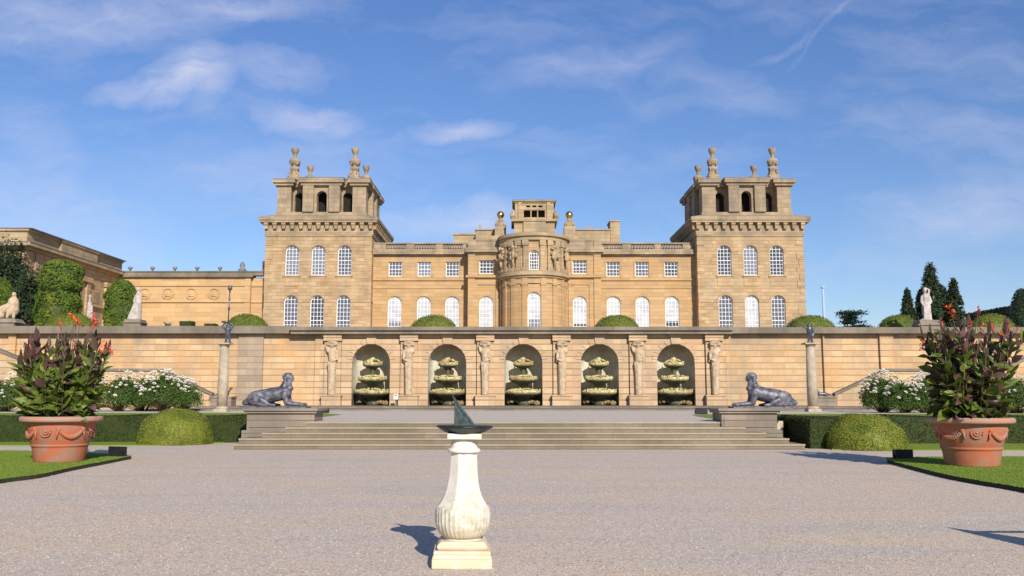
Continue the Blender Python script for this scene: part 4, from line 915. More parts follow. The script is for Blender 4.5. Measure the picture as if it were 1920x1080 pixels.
obj('lead_flashing', MB().box(lx0-.2, lx1+.2, LY-.16, LY+4.2, lz_t+.081, lz_t+.14), 'lead', cb)
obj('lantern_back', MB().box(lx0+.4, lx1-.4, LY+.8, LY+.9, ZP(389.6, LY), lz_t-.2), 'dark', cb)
for q in (-1, 1):
    s_ = MB(); x = (lx0 if q < 0 else lx1)+q*.1; s_.cap((x, LY-.05, lz_m+.3), (x, LY-.05, lz_m+.9), .26, .18, 8).cap((x+q*.1, LY-.05, lz_m+.2), (x+q*.2, LY-.05, lz_m+.7), .2, .14, 8); obj('scroll', s_, 'belv', cb)
obj('main_roof', MB().box(cbx0+.3, cbx1-.3, CBY+1.6, CBY+14, UZ, cz_t-.3), 'lead', cb)

# ------------------------------------------------------------------ left annex
AX = 97.5
an = thing('annex_range', 'long plain ochre range with round medallions running left from the left tower', 'building', (XP(360, 560, AX), AX, UZ))
ax0, ax1 = -44.3, tcx[0]-HW
z_t, z_c, z_b1, z_b2 = ZP(508.5, AX), ZP(520, AX), ZP(536, AX), ZP(567, AX); zc_ = ZP(550, AX)
mb = MB(); xm = XP(470, 540, AX)
wall(mb, ax0, xm, UZ, z_c, AX, [], depth=.3); mb.box(xm, ax1, AX+.3, AX+.6, UZ, z_c)
mb.box(ax0, xm-.01, AX-.12, AX, z_b1-.05, z_b1+.22).box(ax0, xm-.01, AX-.18, AX, z_b2, z_b2+.30).box(xm-.6, xm, AX-.1, AX+.6, UZ, z_c)
mb.box(xm, ax1, AX+.18, AX+.3, z_b1-.05, z_b1+.1).box(xm, ax1, AX+.18, AX+.3, z_b2, z_b2+.1)
obj('wall', mb, 'annex', an)
for px in (229, 272, 315, 359, 402):
    x = XP(px, 550, AX); md = MB(); n = 22
    for (r0, r1, y_) in ((.50, .68, -.12),):
        for k in range(n):
            a0_, a1_ = 6.2832*k/n, 6.2832*(k+1)/n
            q = [(x+rr*math.cos(a), AX+yy_, zc_+rr*math.sin(a)) for yy_ in (y_, 0) for a in (a0_, a1_) for rr in (r0, r1)]
            md.add(q, [(0, 1, 3, 2), (4, 6, 7, 5), (0, 2, 6, 4), (1, 5, 7, 3)])
    md.ell((x, AX+.02, zc_-.12), (.34, .1, .3)); md.cap((x-.3, AX-.02, zc_-.3), (x+.3, AX-.02, zc_-.3), .08, .08, 6); obj('medallion', md, 'annex', an)
c = MB(); c.box(ax0, xm+.3, AX-.4, AX+.8, z_c, z_c+.2).box(ax0, ax1, AX-.15, AX+.9, z_c+.2, z_t-.1).box(ax0, ax1, AX-.25, AX+1, z_t-.1, z_t)
obj('parapet', c, 'cop', an)
for px in (242, 284, 326, 368, 411):
    x = XP(px, 505, AX); obj('roof_knob', MB().lathe([(.12, 0), (.1, .2), (.22, .3), (.26, .5), (.1, .55)], (x, AX+.3, z_t), 10), 'lead', an)
x = XP(453, 500, AX); obj('roof_knob', MB().lathe([(.5, 0), (.4, .3), (.2, .4), (.32, .7), (.2, .95), (.1, 1.1)], (x, AX+.3, z_t), 10), 'lead', an)
x = XP(494.5, 500, AX+1); obj('chimney', MB().box(x-.2, x+.2, AX+1, AX+1.5, z_t-.2, ZP(489, AX+1)), 'lead', an)

# far-left pavilion -----------------------------------------------------
pv = thing('side_pavilion', 'tall stone pavilion at the far left with cornice, niche and steep perspective', 'building', (-46, 88, UZ))
FX = -44.0; y0, y1 = 78.6, 98.0; zt_, zk1, zk0 = 16.75, 15.45, 15.0
mb = MB(); mb.box(-70, FX, y0, y1+2, UZ, zk0-.1)
nyc = 93.0   # niche pair of pilasters
for ya in (88.4, 90.4, 94.6, 96.6): mb.box(FX, FX+.22, ya-.35, ya+.35, UZ, 13.4)
mb.box(FX, FX+.35, 87.9, 91.0, 13.4, 13.9).box(FX, FX+.35, 94.1, 97.2, 13.4, 13.9).box(FX, FX+.28, 91.0, 94.1, 11.0, 11.25).box(FX, FX+.12, 79.2, 87.0, 13.0, 13.2)
for ya in (80.5, 83.5, 86): mb.box(FX, FX+.1, ya-.3, ya+.3, UZ, 14.9)
obj('walls', mb, 'pal', pv)
obj('niche', MB().box(FX, FX+.02, 91.4, 93.7, UZ, 10.9).box(FX, FX+.02, 91.8, 93.3, 11.4, 12.6), 'belv', pv)
c = MB(); c.box(-71, FX+.25, y0-.25, y1+.0, zk0-.1, zk0+.15).box(-71.5, FX+.75, y0-.75, y1+.0, zk0+.15, zk1)
c.box(-71, FX+.1, y0-.1, y1, zk1, zt_-.18).box(-71.2, FX+.28, y0-.28, y1, zt_-.18, zt_).box(FX+.1, FX+.4, y0+5.5, y1-6.5, zk1, zt_-.18).box(FX+.28, FX+.52, y0+5.4, y1-6.4, zt_-.18, zt_-.002)
obj('cornice', c, 'lant', pv)
obj('lead_flashing', MB().box(-71.5, FX+.58, y0-.34, y1, zt_+.001, zt_+.09).box(-71.5, FX+.80, y0-.8, y1, zk1+.0, zk1+.06), 'lead', pv)
# ================================================================== GARDEN OBJECTS
# sphinxes ------------------------------------------------------------
def sphinx_mb():
    b = MB()
    b.cap((-.52, 0, .34), (.24, 0, .50), .28, .27, 14).ell((-.62, .17, .30), (.34, .15, .28), 14).ell((-.62, -.17, .30), (.34, .15, .28), 14)
    b.cap((-.7, 0, .3), (-1.08, 0, .14), .22, .10).cap((-1.05, .05, .1), (-.7, .36, .06), .05, .045).ell((-.63, .36, .07), (.09, .06, .06))
    b.cap((.28, 0, .50), (.36, 0, .80), .27, .19, 12).cap((.32, -.16, .74), (.32, .16, .74), .12, .12)
    b.ell((.47, .09, .66), (.11, .09, .10)).ell((.47, -.09, .66), (.11, .09, .10))
    b.cap((.37, 0, .82), (.42, 0, .95), .13, .11).ell((.45, 0, 1.05), (.125, .11, .155), 14)
    b.ell((.36, 0, 1.08), (.17, .155, .16), 14).cap((.33, .13, 1.05), (.34, .15, .80), .07, .06).cap((.33, -.13, 1.05), (.34, -.15, .80), .07, .06).ell((.40, 0, 1.17), (.15, .13, .07))
    b.cap((.565, 0, 1.07), (.595, 0, 1.025), .022, .03, 8).cap((.555, 0, .965), (.55, 0, .96), .05, .05, 8).ell((.545, 0, 1.105), (.04, .10, .022))
    for q in (-1, 1):
        b.cap((.34, q*.20, .46), (.42, q*.22, .16), .13, .10).cap((.42, q*.22, .12), (.92, q*.19, .08), .085, .065).ell((.96, q*.19, .075), (.11, .075, .07))
        b.cap((-.42, q*.33, .24), (-.18, q*.34, .10), .12, .08).cap((-.5, q*.34, .08), (-.05, q*.36, .065), .075, .06).ell((0, q*.36, .06), (.10, .065, .055))
    return b
sphm = None
for k, (cxp, fl, lab) in enumerate(((517, 0, 'dark lead sphinx with bare bust lying left of the steps, facing right'), (1432, 1, 'dark lead sphinx with bare bust lying right of the steps, facing left'))):
    x = XP(cxp, 760, 30.1); px0, px1 = (XP(464, 780, 29.5), XP(590, 780, 29.5)) if k == 0 else (XP(1352, 780, 29.5), XP(1456, 780, 29.5))
    zt = ZP(765.5, 29.6)
    pd = thing('statue_pedestal', 'weathered grey stone block plinth under the '+('left' if k == 0 else 'right')+' sphinx at the head of the steps', 'pedestal', ((px0+px1)/2, 30.1, 0), 0, 'sphinx plinths')
    m_ = MB(); m_.box(px0, px1, 29.45, 30.75, 0, zt-.16).box(px0-.12, px1+.12, 29.3, 30.9, 0, .52).box(px0+.08, px1-.08, 29.42, 29.449, .62, zt-.28); obj('block', m_, 'ped', pd)
    m_ = MB(); m_.box(px0-.08, px1+.08, 29.36, 30.84, zt-.159, zt-.08).box(px0-.13, px1+.13+(.35 if k else 0), 29.3, 30.9, zt-.08, zt); obj('cap_slab', m_, 'ped', pd)
    t_ = thing('sphinx_statue', lab, 'statue', (x, 30.1, zt), 0, 'lead sphinxes')
    bm_ = MB().box(-1.16, 1.14, -.44, .44, 0, .06)
    if k == 0:
        base = bm_.mesh('base_slab'); bo = obj('base_slab', base, 'leadfig', t_, (0, 0, 0)); so = blob('sphinx_body', sphinx_mb(), 'leadfig', .026, t_, (0, 0, .05), smooth=1); sphm = so.data
        t_.scale = (.98, .9, .93)
    else:
        obj('base_slab', base, 'leadfig', t_, (0, 0, 0)); obj('sphinx_body', sphm, None, t_, (0, 0, .05)); t_.scale = (.98, .9, .93); t_.rotation_euler = (0, 0, math.pi)

# columns with bronze figures ------------------------------------------
def column(x, y, z0, ztop, r, lab):
    t_ = thing('stone_column', lab, 'column', (x, y, z0)); h = ztop-z0
    obj('shaft', MB().lathe([(r*.98, .3), (r*.99, h*.4), (r*.84, h-.22)], seg=20).mesh('shaft'), 'column', t_, (0, 0, 0))
    obj('base', MB().box(-r*1.25, r*1.25, -r*1.25, r*1.25, 0, .16).lathe([(r*1.2, .16), (r*1.25, .2), (r*1.1, .24), (r, .3)], seg=20).mesh('base'), 'column', t_, (0, 0, 0))
    obj('capital', MB().lathe([(r*.86, h-.22), (r*.98, h-.19), (r*.86, h-.16), (r*1.15, h-.09)], seg=20).box(-r*1.35, r*1.35, -r*1.35, r*1.35, h-.09, h).mesh('capital'), 'column', t_, (0, 0, 0))
    return t_
CY = 50.
zc_ = ZP(643, CY)
xl, xr = XP(419, 700, CY), XP(1521.5, 700, CY)
column(xl, CY, TZ, zc_, .29, 'slender pale stone column topped by a bronze figure, left of the left sphinx')
column(xr, CY, TZ, zc_, .29, 'slender grey stone column topped by a bronze figure, right of the right sphinx')
t_ = thing('bronze_figure', 'small dark bronze figure lifting a tall staff on the left column', 'statue', (xl+.16, CY, zc_))
b = MB(); b.cap((-.10, 0, .05), (-.06, 0, .42), .055, .08).cap((.12, .05, .05), (.06, 0, .42), .055, .08).cap((0, 0, .45), (0, 0, .78), .13, .17).cap((0, 0, .82), (0, 0, .92), .06, .06).ell((0, -.01, 1.0), (.085, .09, .11))
b.cap((.15, 0, .78), (.30, 0, 1.0), .06, .05).cap((.30, 0, 1.0), (.08, -.02, 1.16), .045, .04).cap((-.15, 0, .78), (-.36, 0, .95), .06, .05).cap((-.36, 0, .95), (-.1, 0, 1.2), .045, .04).ell((0, 0, .02), (.24, .2, .05))
blob('body', b, 'bronze', .022, t_, smooth=1)
b = MB().tube([(0, -.03, 1.0), (.03, -.03, 3.05)], [.035, .03], 8).mesh('staff'); obj('staff', b, 'bronze', t_, (0, 0, 0))
b = MB().lathe([(.0, 2.85), (.06, 2.9), (.05, 2.98), (.11, 3.05), (.13, 3.14), (.09, 3.2), (.14, 3.26), (.0, 3.3)], (.03, -.03, 0), 10).ell((.02, -.03, 1.95), (.07, .07, .12)).ell((.02, -.03, 2.5), (.06, .06, .1)).ell((-.2, 0, 1.2), (.22, .08, .07)); obj('staff_head', b.mesh('staff_head'), 'bronze', t_, (0, 0, 0))
t_ = thing('bronze_figure', 'small bronze figure stretching one arm out to the left on the right column', 'statue', (xr, CY, zc_))
b = MB(); b.cap((-.09, 0, .05), (-.05, 0, .45), .06, .085).cap((.12, .02, .05), (.06, 0, .45), .06, .085).cap((0, 0, .46), (-.02, 0, .80), .14, .18).cap((-.02, 0, .82), (-.02, 0, .93), .065, .06).ell((-.03, -.01, 1.03), (.09, .1, .12))
b.cap((-.16, 0, .82), (-.38, -.02, 1.0), .065, .05).cap((-.38, -.02, 1.0), (-.66, -.04, 1.17), .05, .035).cap((.16, 0, .80), (.24, .02, .55), .065, .05).cap((.24, .02, .55), (.14, -.08, .36), .05, .04).ell((.1, .05, .45), (.13, .12, .3)).ell((0, 0, .02), (.25, .2, .05))
blob('body', b, 'bronze', .022, t_, smooth=1)

# sundial ---------------------------------------------------------------
sx0, sy0 = G(868, 1050); sd = thing('sundial', 'cream stone baluster sundial with dark dish and pointed gnomon, alone on the gravel', 'sundial', (sx0, 8.80, 0))
b = MB(); b.box(-.283, .283, -.283, .283, 0, .085).tbox(0, 0, .283, .283, .086, .268, .268, .125).box(-.268, .268, -.268, .268, .125, .158)
b.tbox(0, 0, .222, .222, .158, .238, .238, .178).box(-.238, .238, -.238, .238, .178, .205).tbox(0, 0, .238, .238, .205, .205, .205, .235).lathe([(.19, .235), (.178, .242), (.176, .256)], seg=48)
fl = lambda a, z: 1-.028*(abs(math.sin(a*17))**1.0)*(1 if .27 < z < .53 else .3)
b.lathe([(.185, .256), (.212, .275), (.237, .305), (.256, .345), (.267, .39), (.271, .44), (.270, .49), (.267, .528), (.262, .54), (.235, .556)], seg=240, shape=fl)
oc = lambda a, z: 1.0
b.lathe([(.262, .545), (.246, .57), (.214, .615), (.188, .665), (.170, .72), (.157, .78), (.149, .84), (.143, .92), (.138, 1.0), (.136, 1.062)], seg=8, a0=R(22.5), a1=R(22.5)+2*math.pi, smooth=False)
b.lathe([(.136, 1.06), (.160, 1.066), (.164, 1.085), (.150, 1.10), (.132, 1.108), (.130, 1.165), (.118, 1.175), (.116, 1.19), (.13, 1.195)], seg=48)
b.box(-.166, .166, -.166, .166, 1.195, 1.25)
ped = obj('pedestal', b.mesh('pedestal'), 'lime', sd, (0, 0, 0))
bv = ped.modifiers.new('bevel', 'BEVEL'); bv.width = .006; bv.segments = 2; bv.limit_method = 'ANGLE'; bv.angle_limit = R(50)
M['dial'] = simple('dial_bronze', (.018, .024, .022), (.035, .05, .045), 9, .45, .5, bs=.2, bd=.004, spec=.5)
obj('dial_plate', MB().lathe([(.0, 1.25), (.17, 1.251), (.20, 1.262), (.262, 1.30), (.279, 1.306), (.279, 1.320), (.268, 1.324), (.0, 1.322)], seg=64).mesh('dial_plate'), 'dial', sd, (0, 0, 0))
b = MB()
def flat(mb, pts, y0, y1):
    n = len(pts); vs = [(x, y0, z) for x, z in pts]+[(x, y1, z) for x, z in pts]
    mb.add(vs, [tuple(range(n)), tuple(range(2*n-1, n-1, -1))]+[((i+1) % n, i, n+i, n+(i+1) % n) for i in range(n)])
flat(b, [(-.098, 1.324), (.094, 1.324), (-.118, 1.60), (-.098, 1.54)], -.004, .004)
flat(b, [(.074, 1.324), (.100, 1.324), (.095, 1.345), (-.132, 1.625), (-.126, 1.59)], -.013, .013)
flat(b, [(-.104, 1.324), (-.084, 1.324), (-.090, 1.54), (-.128, 1.62), (-.104, 1.53)], -.011, .011)
flat(b, [(-.104, 1.323), (.100, 1.323), (.094, 1.338), (-.100, 1.338)], -.016, .016)
for (x, z, r_) in ((-.06, 1.375, .026), (-.015, 1.365, .02), (.025, 1.355, .014), (-.07, 1.435, .02), (-.045, 1.415, .015), (-.08, 1.485, .013)):
    n = 14
    for k in range(n):
        a0_, a1_ = 6.2832*k/n, 6.2832*(k+1)/n
        q = [(x+rr*math.cos(a), yy_, z+rr*math.sin(a)) for yy_ in (-.010, .010) for a in (a0_, a1_) for rr in (r_*.6, r_)]
        b.add(q, [(0, 1, 3, 2), (4, 6, 7, 5), (0, 2, 6, 4), (1, 5, 7, 3)])
M['verd'] = simple('verdigris_bronze', (.025, .04, .042), (.065, .095, .098), 30, .6, .3, bs=.4, bd=.003)
gn = obj('gnomon', b.mesh('gnomon'), 'verd', sd, (0, 0, 0)); gn.rotation_euler[2] = R(12)
sd.rotation_euler = (0, R(.8), R(3))

# invented obelisk, unseen at right, added only to cast the lower-right shadow
t_ = thing('shadow_obelisk', 'slender pointed timber obelisk standing just outside the right edge', 'obelisk', (6.2, 8.75, 0))
obj('frame', MB().lathe([(.42, 0), (.34, .5), (.15, 1.1), (.012, 1.42)], seg=4, smooth=False).mesh('frame'), 'bark', t_, (0, 0, 0))
obj('crossbar', MB().box(.02, 1.3, -.03, .03, 1.18, 1.24).box(1.24, 1.30, -.03, .03, 0, 1.18).mesh('crossbar'), 'bark', t_, (0, 0, 0))  # bar added for the shadow's upper branch, post carries it

# floodlights -----------------------------------------------------------
flm = None
for (px, py, z, w_, h_, rz, lab) in ((216, 860, .03, .40, .30, -18, 'black floodlight box on the gravel beside the left terracotta pot'), (1696, 864, .03, .42, .27, 6, 'black floodlight box on the gravel beside the right terracotta pot'),
                               (608, 774.5, TZ, .43, .26, 5, 'black floodlight box on the terrace right of the left sphinx'), (1315, 777, TZ, .52, .30, -3, 'black floodlight box on the terrace left of the right sphinx')):
    x, y = G(px, py, z); t_ = thing('floodlight', lab, 'floodlight', (x, y, z), R(rz), 'black floodlights')
    if flm is None:
        a = MB().box(-.5, .5, 0, .45, .12, 1).tbox(0, .3, .4, .16, 0, .4, .16, .12); b = MB().box(-.53, .53, -.06, 0, .10, 1.04)
        flm = (a.mesh('housing'), b.mesh('front_frame'), MB().box(-.58, -.53, .1, .25, .0, .6).box(.53, .58, .1, .25, .0, .6).box(-.58, .58, .1, .25, 0, .05).mesh('yoke'))
    for me_ in flm: obj(me_.name.split('.')[0], me_, 'black', t_, (0, 0, 0))
    t_.scale = (w_, .4, h_)
x, y = G(637, 768, TZ+.2); t_ = thing('notice_sign', 'tiny white notice with red mark standing against the niche wall', 'sign', (x, 64.8, TZ+.2))
obj('board', MB().box(-.16, .16, 0, .03, .45, .85).mesh('board'), 'white', t_, (0, 0, 0)); obj('post', MB().box(-.03, .03, .03, .08, 0, .8).mesh('post'), 'bronze', t_, (0, 0, 0)); obj('mark', MB().box(-.1, .1, -.012, 0, .72, .8).mesh('mark'), 'red', t_, (0, 0, 0))

# hedges and clipped domes ------------------------------------------------
def hedge(label, x0, x1, y0, y1, h, n, ls, mat='box', z0=0., seed=0, group=None):
    t_ = thing('clipped_hedge', label, 'hedge', ((x0+x1)/2, (y0+y1)/2, z0), 0, group); a, b_ = (x1-x0)/2, (y1-y0)/2
    P, Nn = box_pts(n, -a, a, -b_, b_, 0, h, seed, .028)
    obj('foliage', leaves('foliage', P, Nn, ls, .6, .8, seed), mat, t_, (0, 0, 0)); obj('foliage_core', MB().box(-a+.03, a-.03, -b_+.03, b_-.03, 0, h-.02).mesh('foliage_core'), mat, t_, (0, 0, 0)); return t_
hedge('low dark green clipped hedge running left of the left sphinx plinth', -30, -9.05, 31.7, 32.9, .95, 30000, .05, seed=1)
hedge('low dark green clipped hedge running right behind the right domed bush', 10.41, 32, 30.6, 31.9, .95, 28000, .05, seed=2)
hedge('short dark hedge block jutting forward beside the right sphinx plinth', 9.35, 10.4, 28.0, 31.9, .95, 9000, .045, seed=3)
x, y = G(330, 836); x = XP(330, 805, y+1.2); dome_bush((x, y+1.2, 0), 1.24, 1.2, 1.19, 16000, .045, 'bright green domed clipped bush on the gravel left of the steps', 'domed bushes beside the steps', seed=5)
x, y = G(1621, 846); x = XP(1621, 815, y+1.15); dome_bush((x, y+1.15, 0), 1.22, 1.15, 1.10, 16000, .045, 'bright green domed clipped bush on the gravel right of the steps', 'domed bushes beside the steps', seed=6)
dl = {133: 'far left one, behind the left red-flowered pot', 463: 'just right of the bronze staff figure', 813: 'in front of the left palace wing', 1156: 'in front of the right palace wing', 1519: 'behind the right bronze figure',
      1684: 'left of the pale statue at right', 1858: 'right of the pale statue at right'}
for px, tpy, hw in ((133, 586.5, 44), (463, 589, 36), (813, 591, 39), (1156, 591, 38), (1519, 591.5, 41), (1684, 591, 33), (1858, 589, 36)):
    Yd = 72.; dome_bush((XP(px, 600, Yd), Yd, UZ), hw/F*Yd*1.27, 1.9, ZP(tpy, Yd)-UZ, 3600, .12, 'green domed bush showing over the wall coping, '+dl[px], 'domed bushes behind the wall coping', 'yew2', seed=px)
# tall clipped yews at the left
def topiary(loc, rx, h, label, tiers, n, mat='topiary', seed=0, cat='topiary', name='clipped_yew'):
    t_ = thing(name, label, cat, loc); Ps = []; Ns = []; rg = np.random.default_rng(seed); core = MB()
    for (z0, z1, rr) in tiers:
        m_ = int(n*(z1-z0)); a = rg.uniform(0, 6.283, m_); z = rg.uniform(z0, z1, m_); tt = (z-z0)/(z1-z0)
        r_ = rr*np.clip(1-np.clip(tt-.72, 0, 1)**2*9, .05, 1)*(1-.15*np.clip(.18-tt, 0, 1)/.18)*(1+.05*np.sin(a*3+z)+.04*np.sin(a*7-z*2.3)+.04*np.sin(z*4+a))
        Ps.append(np.c_[r_*np.cos(a), r_*np.sin(a), z]); Ns.append(np.c_[np.cos(a), np.sin(a), np.clip(tt-.5, 0, 1)*1.6-.1])
        m2 = m_//3; a = rg.uniform(0, 6.283, m2); q = rr*np.sqrt(rg.uniform(0, 1, m2))*.95; zz = z1-(q/rr)**3*.35*(z1-z0)
        Ps.append(np.c_[q*np.cos(a), q*np.sin(a), zz]); Ns.append(np.tile((0, 0, 1.), (m2, 1)))
        core.lathe([(rr*.9, z0), (rr*.95, z0+(z1-z0)*.5), (rr*.9, z0+(z1-z0)*.76), (rr*.6, z0+(z1-z0)*.9), (.01, z1-.1)], seg=16)
    obj('foliage', leaves('foliage', np.concatenate(Ps), np.concatenate(Ns), .24, .5, .8, seed), mat, t_, (0, 0, 0)); obj('foliage_core', core.mesh('foliage_core'), 'yewdark', t_, (0, 0, 0))
    obj('trunk', MB().lathe([(.25, 0), (.2, tiers[0][0]+.5)], seg=8).mesh('trunk'), 'bark', t_, (0, 0, 0)); return t_
Yt = 74.
z1 = ZP(489, Yt)-UZ; zm_ = ZP(540, Yt)-UZ
topiary((XP(112, 550, Yt), Yt, UZ), 1.7, z1, 'tall two tier clipped yew left of the pavilion niche', [(.2, zm_+.35, 1.74), (zm_-.5, z1, 1.62)], 1400, seed=11)
z1 = ZP(526, Yt)-UZ
topiary((XP(228, 560, Yt), Yt, UZ), 1.2, z1, 'tall rounded clipped yew between the pavilion niche and the seated pale statue', [(.2, z1, 1.24)], 1200, seed=12)
z1 = ZP(523, 70)-UZ
topiary((XP(-2, 560, 70), 70, UZ), 1.2, z1, 'green clipped yew at the extreme left edge behind the stone lion', [(.2, z1, 1.05)], 1100, seed=13)
topiary((XP(137, 570, 73), 72.3, UZ), .9, 2.6, 'low russet leaved shrub before the two tier clipped yew', [(.0, 2.35, .8)], 500, 'rust', seed=14, cat='shrub', name='russet_shrub')
# trees -------------------------------------------------------------------
def tree(loc, h, r, label, cat, name, mat, kind, n, ls, seed, group=None):
    t_ = thing(name, label, cat, loc, 0, group); g_ = np.random.default_rng(seed); Ps = []; Ns = []; tr = MB()
    tr.tube([(0, 0, 0), (.1, 0, h*.4), (0, .05, h*.93)], [h*.03+.08, h*.018+.05, .03], 8)
    if kind == 'spire':
        for k in range(n//20):
            u_ = g_.uniform(.03, 1)**.9; z = h*u_; rr = 1.25*r*(1-u_)**.6*g_.uniform(.5, 1.08)*(1+.12*math.sin(z*1.3+seed)); a = g_.uniform(0, 6.283); c = np.array([rr*math.cos(a), rr*math.sin(a), z])
            tr.tube([(0, 0, z), (c[0]*.9, c[1]*.9, z-.1*rr)], [.05, .02], 4) if k % 6 == 0 else None
            P = c+g_.normal(0, 1, (26, 3))*np.array([.26, .26, .42])*r*.32; Ps.append(P); Ns.append(np.tile((c[0], c[1], .6*rr+.1), (26, 1)))
    elif kind == 'tier':
        for lay in range(9):
            z = h*(.38+.6*lay/8); R_ = r*(1-.35*(lay/8)**1.5)*(.75+.25*((lay*7) % 3)/2)
            for q in range(9):
                a = g_.uniform(0, 6.283); L_ = R_*g_.uniform(.5, 1); tr.tube([(0, 0, z-.5), (L_*math.cos(a), L_*math.sin(a), z)], [.09, .03], 5)
                for j in range(4):
                    c = np.array([L_*(.35+.2*j)*math.cos(a), L_*(.35+.2*j)*math.sin(a), z+g_.normal(0, .12)]); P = c+g_.normal(0, 1, (n//330, 3))*np.array([.14, .14, .035])*r; Ps.append(P); Ns.append(np.tile((0, 0, 1.), (len(P), 1)))
    else:
        for k in range(n//40):
            d = g_.normal(0, 1, 3); d /= np.linalg.norm(d); d[2] = abs(d[2])*1.0-.25*(d[2] < 0); rr = g_.uniform(.6, 1.02)*(1+.15*math.sin(d[0]*5+seed)); c = np.array([d[0]*r*rr, d[1]*r*rr, h*.45+d[2]*h*.52*rr]); 
            if k % 7 == 0: tr.tube([(0, 0, h*.35), tuple(c*np.array([.8, .8, .95]))], [.14, .03], 5)
            P = c+g_.normal(0, 1, (40, 3))*np.array([.13, .13, .10])*max(r, h*.4); Ps.append(P); Ns.append(np.tile(d, (40, 1)))
    obj('crown', leaves('crown', np.concatenate(Ps), np.concatenate(Ns), ls, .45, .9, seed), mat, t_, (0, 0, 0)); obj('trunk', tr.mesh('trunk'), 'bark', t_, (0, 0, 0)); return t_
Y_ = 108.; zb_ = UZ
for i, (px, tpy, hw, Yq, lab) in enumerate(((1701, 545, 17, 108, 'small dark pointed conifer, leftmost of the group behind the pale statue'), (1727, 547, 19, 112, 'short dark conifer directly behind the pale statue'),
                               (1747, 500, 29, 110, 'tallest dark conifer standing behind the pale statue'), (1768, 540, 22, 113, 'dark conifer filling the gap right of the tallest one'), (1789, 527, 20, 109, 'dark pointed conifer, rightmost of the group at right'))):
    tree((XP(px, 560, Yq), Yq, UZ), ZP(tpy, Yq)-UZ, hw/F*Yq*1.05, lab, 'conifer', 'conifer_tree', 'conifer', 'spire', 9000, .34, 20+i, 'dark conifers behind the pale statue')
tree((XP(1598, 600, 150), 150, UZ), ZP(585, 150)-UZ, 3.6, 'flat topped dark cedar low on the skyline right of the palace', 'cedar', 'cedar_tree', 'cedar', 'tier', 7000, .42, 31)
tree((XP(18, 500, 78), 77, UZ), ZP(448, 76)-UZ, 2.3, 'large dark evergreen tree in front of the far left pavilion', 'tree', 'evergreen_tree', 'conifer', 'round', 14000, .30, 32)
tree((XP(58, 560, 75), 75.5, UZ), ZP(516, 75)-UZ, 1.7, 'dark leafy evergreen filling the gap between the stone lion and two tier yew', 'tree', 'evergreen_tree', 'conifer', 'round', 9000, .28, 33)
hx_ = XP(1810, 600, 105)
hedge('tall dark yew hedge running back on the far right beyond the wall', hx_, hx_+3, 74, 105, ZP(597, 105)-UZ+.5, 14000, .3, 'conifer', UZ, 41)
Yb = 84.; t_ = thing('yew_ball', 'big rounded dark yew rising over the hedge at the right edge', 'topiary', (XP(1928, 570, Yb), Yb, UZ)); hh_ = ZP(543, Yb)-UZ
P, Nn = dome_pts(7000, 2.1, 2.1, hh_, 43, .03); obj('foliage', leaves('foliage', P, Nn, .2, .55, .8, 43), 'conifer', t_, (0, 0, 0)); obj('foliage_core', dome_core(2.1, 2.1, hh_, .97).mesh('foliage_core'), 'conifer', t_, (0, 0, 0))
# small box hedge pieces seen over the coping at the left
for px0, px1, lab in ((336, 359, 'small dark clipped box block above the coping, left of a pair'), (382, 403, 'low dark clipped box block above the coping, right of a pair')):
    Yq = 71.; a = XP(px0, 605, Yq); b_ = XP(px1, 605, Yq); hedge(lab, a, b_, Yq, Yq+1, ZP(602 if px0 < 370 else 606.5, Yq)-UZ, 700, .12, 'box', UZ, px0)
x = XP(314, 605, 70); t_ = thing('bronze_bird', 'small dark ornament poking above the coping left of the box blocks', 'statue', (x, 70, UZ))
b = MB(); b.cap((0, 0, 0), (0, 0, 1.3), .16, .14).cap((-.05, 0, 1.35), (.25, 0, ZP(605, 70)-UZ-.1), .16, .1).cap((-.1, 0, 1.5), (-.3, 0, ZP(604, 70)-UZ), .08, .05); blob('body', b, 'bronze', .05, t_)
# faint slim post on the skyline
x = XP(1543.5, 560, 180); t_ = thing('distant_post', 'faint slim pale post on the skyline right of the right tower', 'post', (x, 180, UZ)); zt = ZP(541, 180)-UZ
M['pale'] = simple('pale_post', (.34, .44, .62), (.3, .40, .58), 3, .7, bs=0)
obj('shaft', MB().lathe([(.3, 0), (.28, zt*.5), (.22, zt)], seg=10).mesh('shaft'), 'pale', t_, (0, 0, 0)); obj('cap', MB().lathe([(.22, zt), (.45, zt+.1), (.4, zt+.4), (0, zt+.5)], seg=10).mesh('cap'), 'pale', t_, (0, 0, 0))

# statues along the wall ----------------------------------------------------
Yw = 67.4
zw = UZ
def stat_base(t_, w_, z0, z1, mat='ped'):
    b_ = MB().box(-w_*.85, w_*.85, -.6, .6, 0, z0).tbox(0, 0, w_, .7, z0, w_*.75, .55, z0+(z1-z0)*.5).box(-w_*.8, w_*.8, -.55, .55, z0+(z1-z0)*.5, z1); return obj('base', b_.mesh('base'), mat, t_, (0, 0, 0))
x = XP(1735, 570, Yw); t_ = thing('marble_statue', 'pale standing figure with one arm bent over its head, before the dark conifers', 'statue', (x, Yw, zw)); zb = ZP(601, Yw)-zw; H = ZP(539, Yw)-zw-zb
stat_base(t_, .95, ZP(611, Yw)-zw, zb)
b = MB(); s_ = H
b.cap((-.10, 0, .02), (-.12, -.05, s_*.28), .12, .15).cap((.18, 0, .02), (.12, 0, s_*.28), .13, .16).cap((.02, 0, s_*.2), (0, 0, s_*.5), .30, .28).cap((0, 0, s_*.5), (.04, 0, s_*.70), .24, .30).cap((.04, 0, s_*.74), (.02, 0, s_*.82), .10, .10)
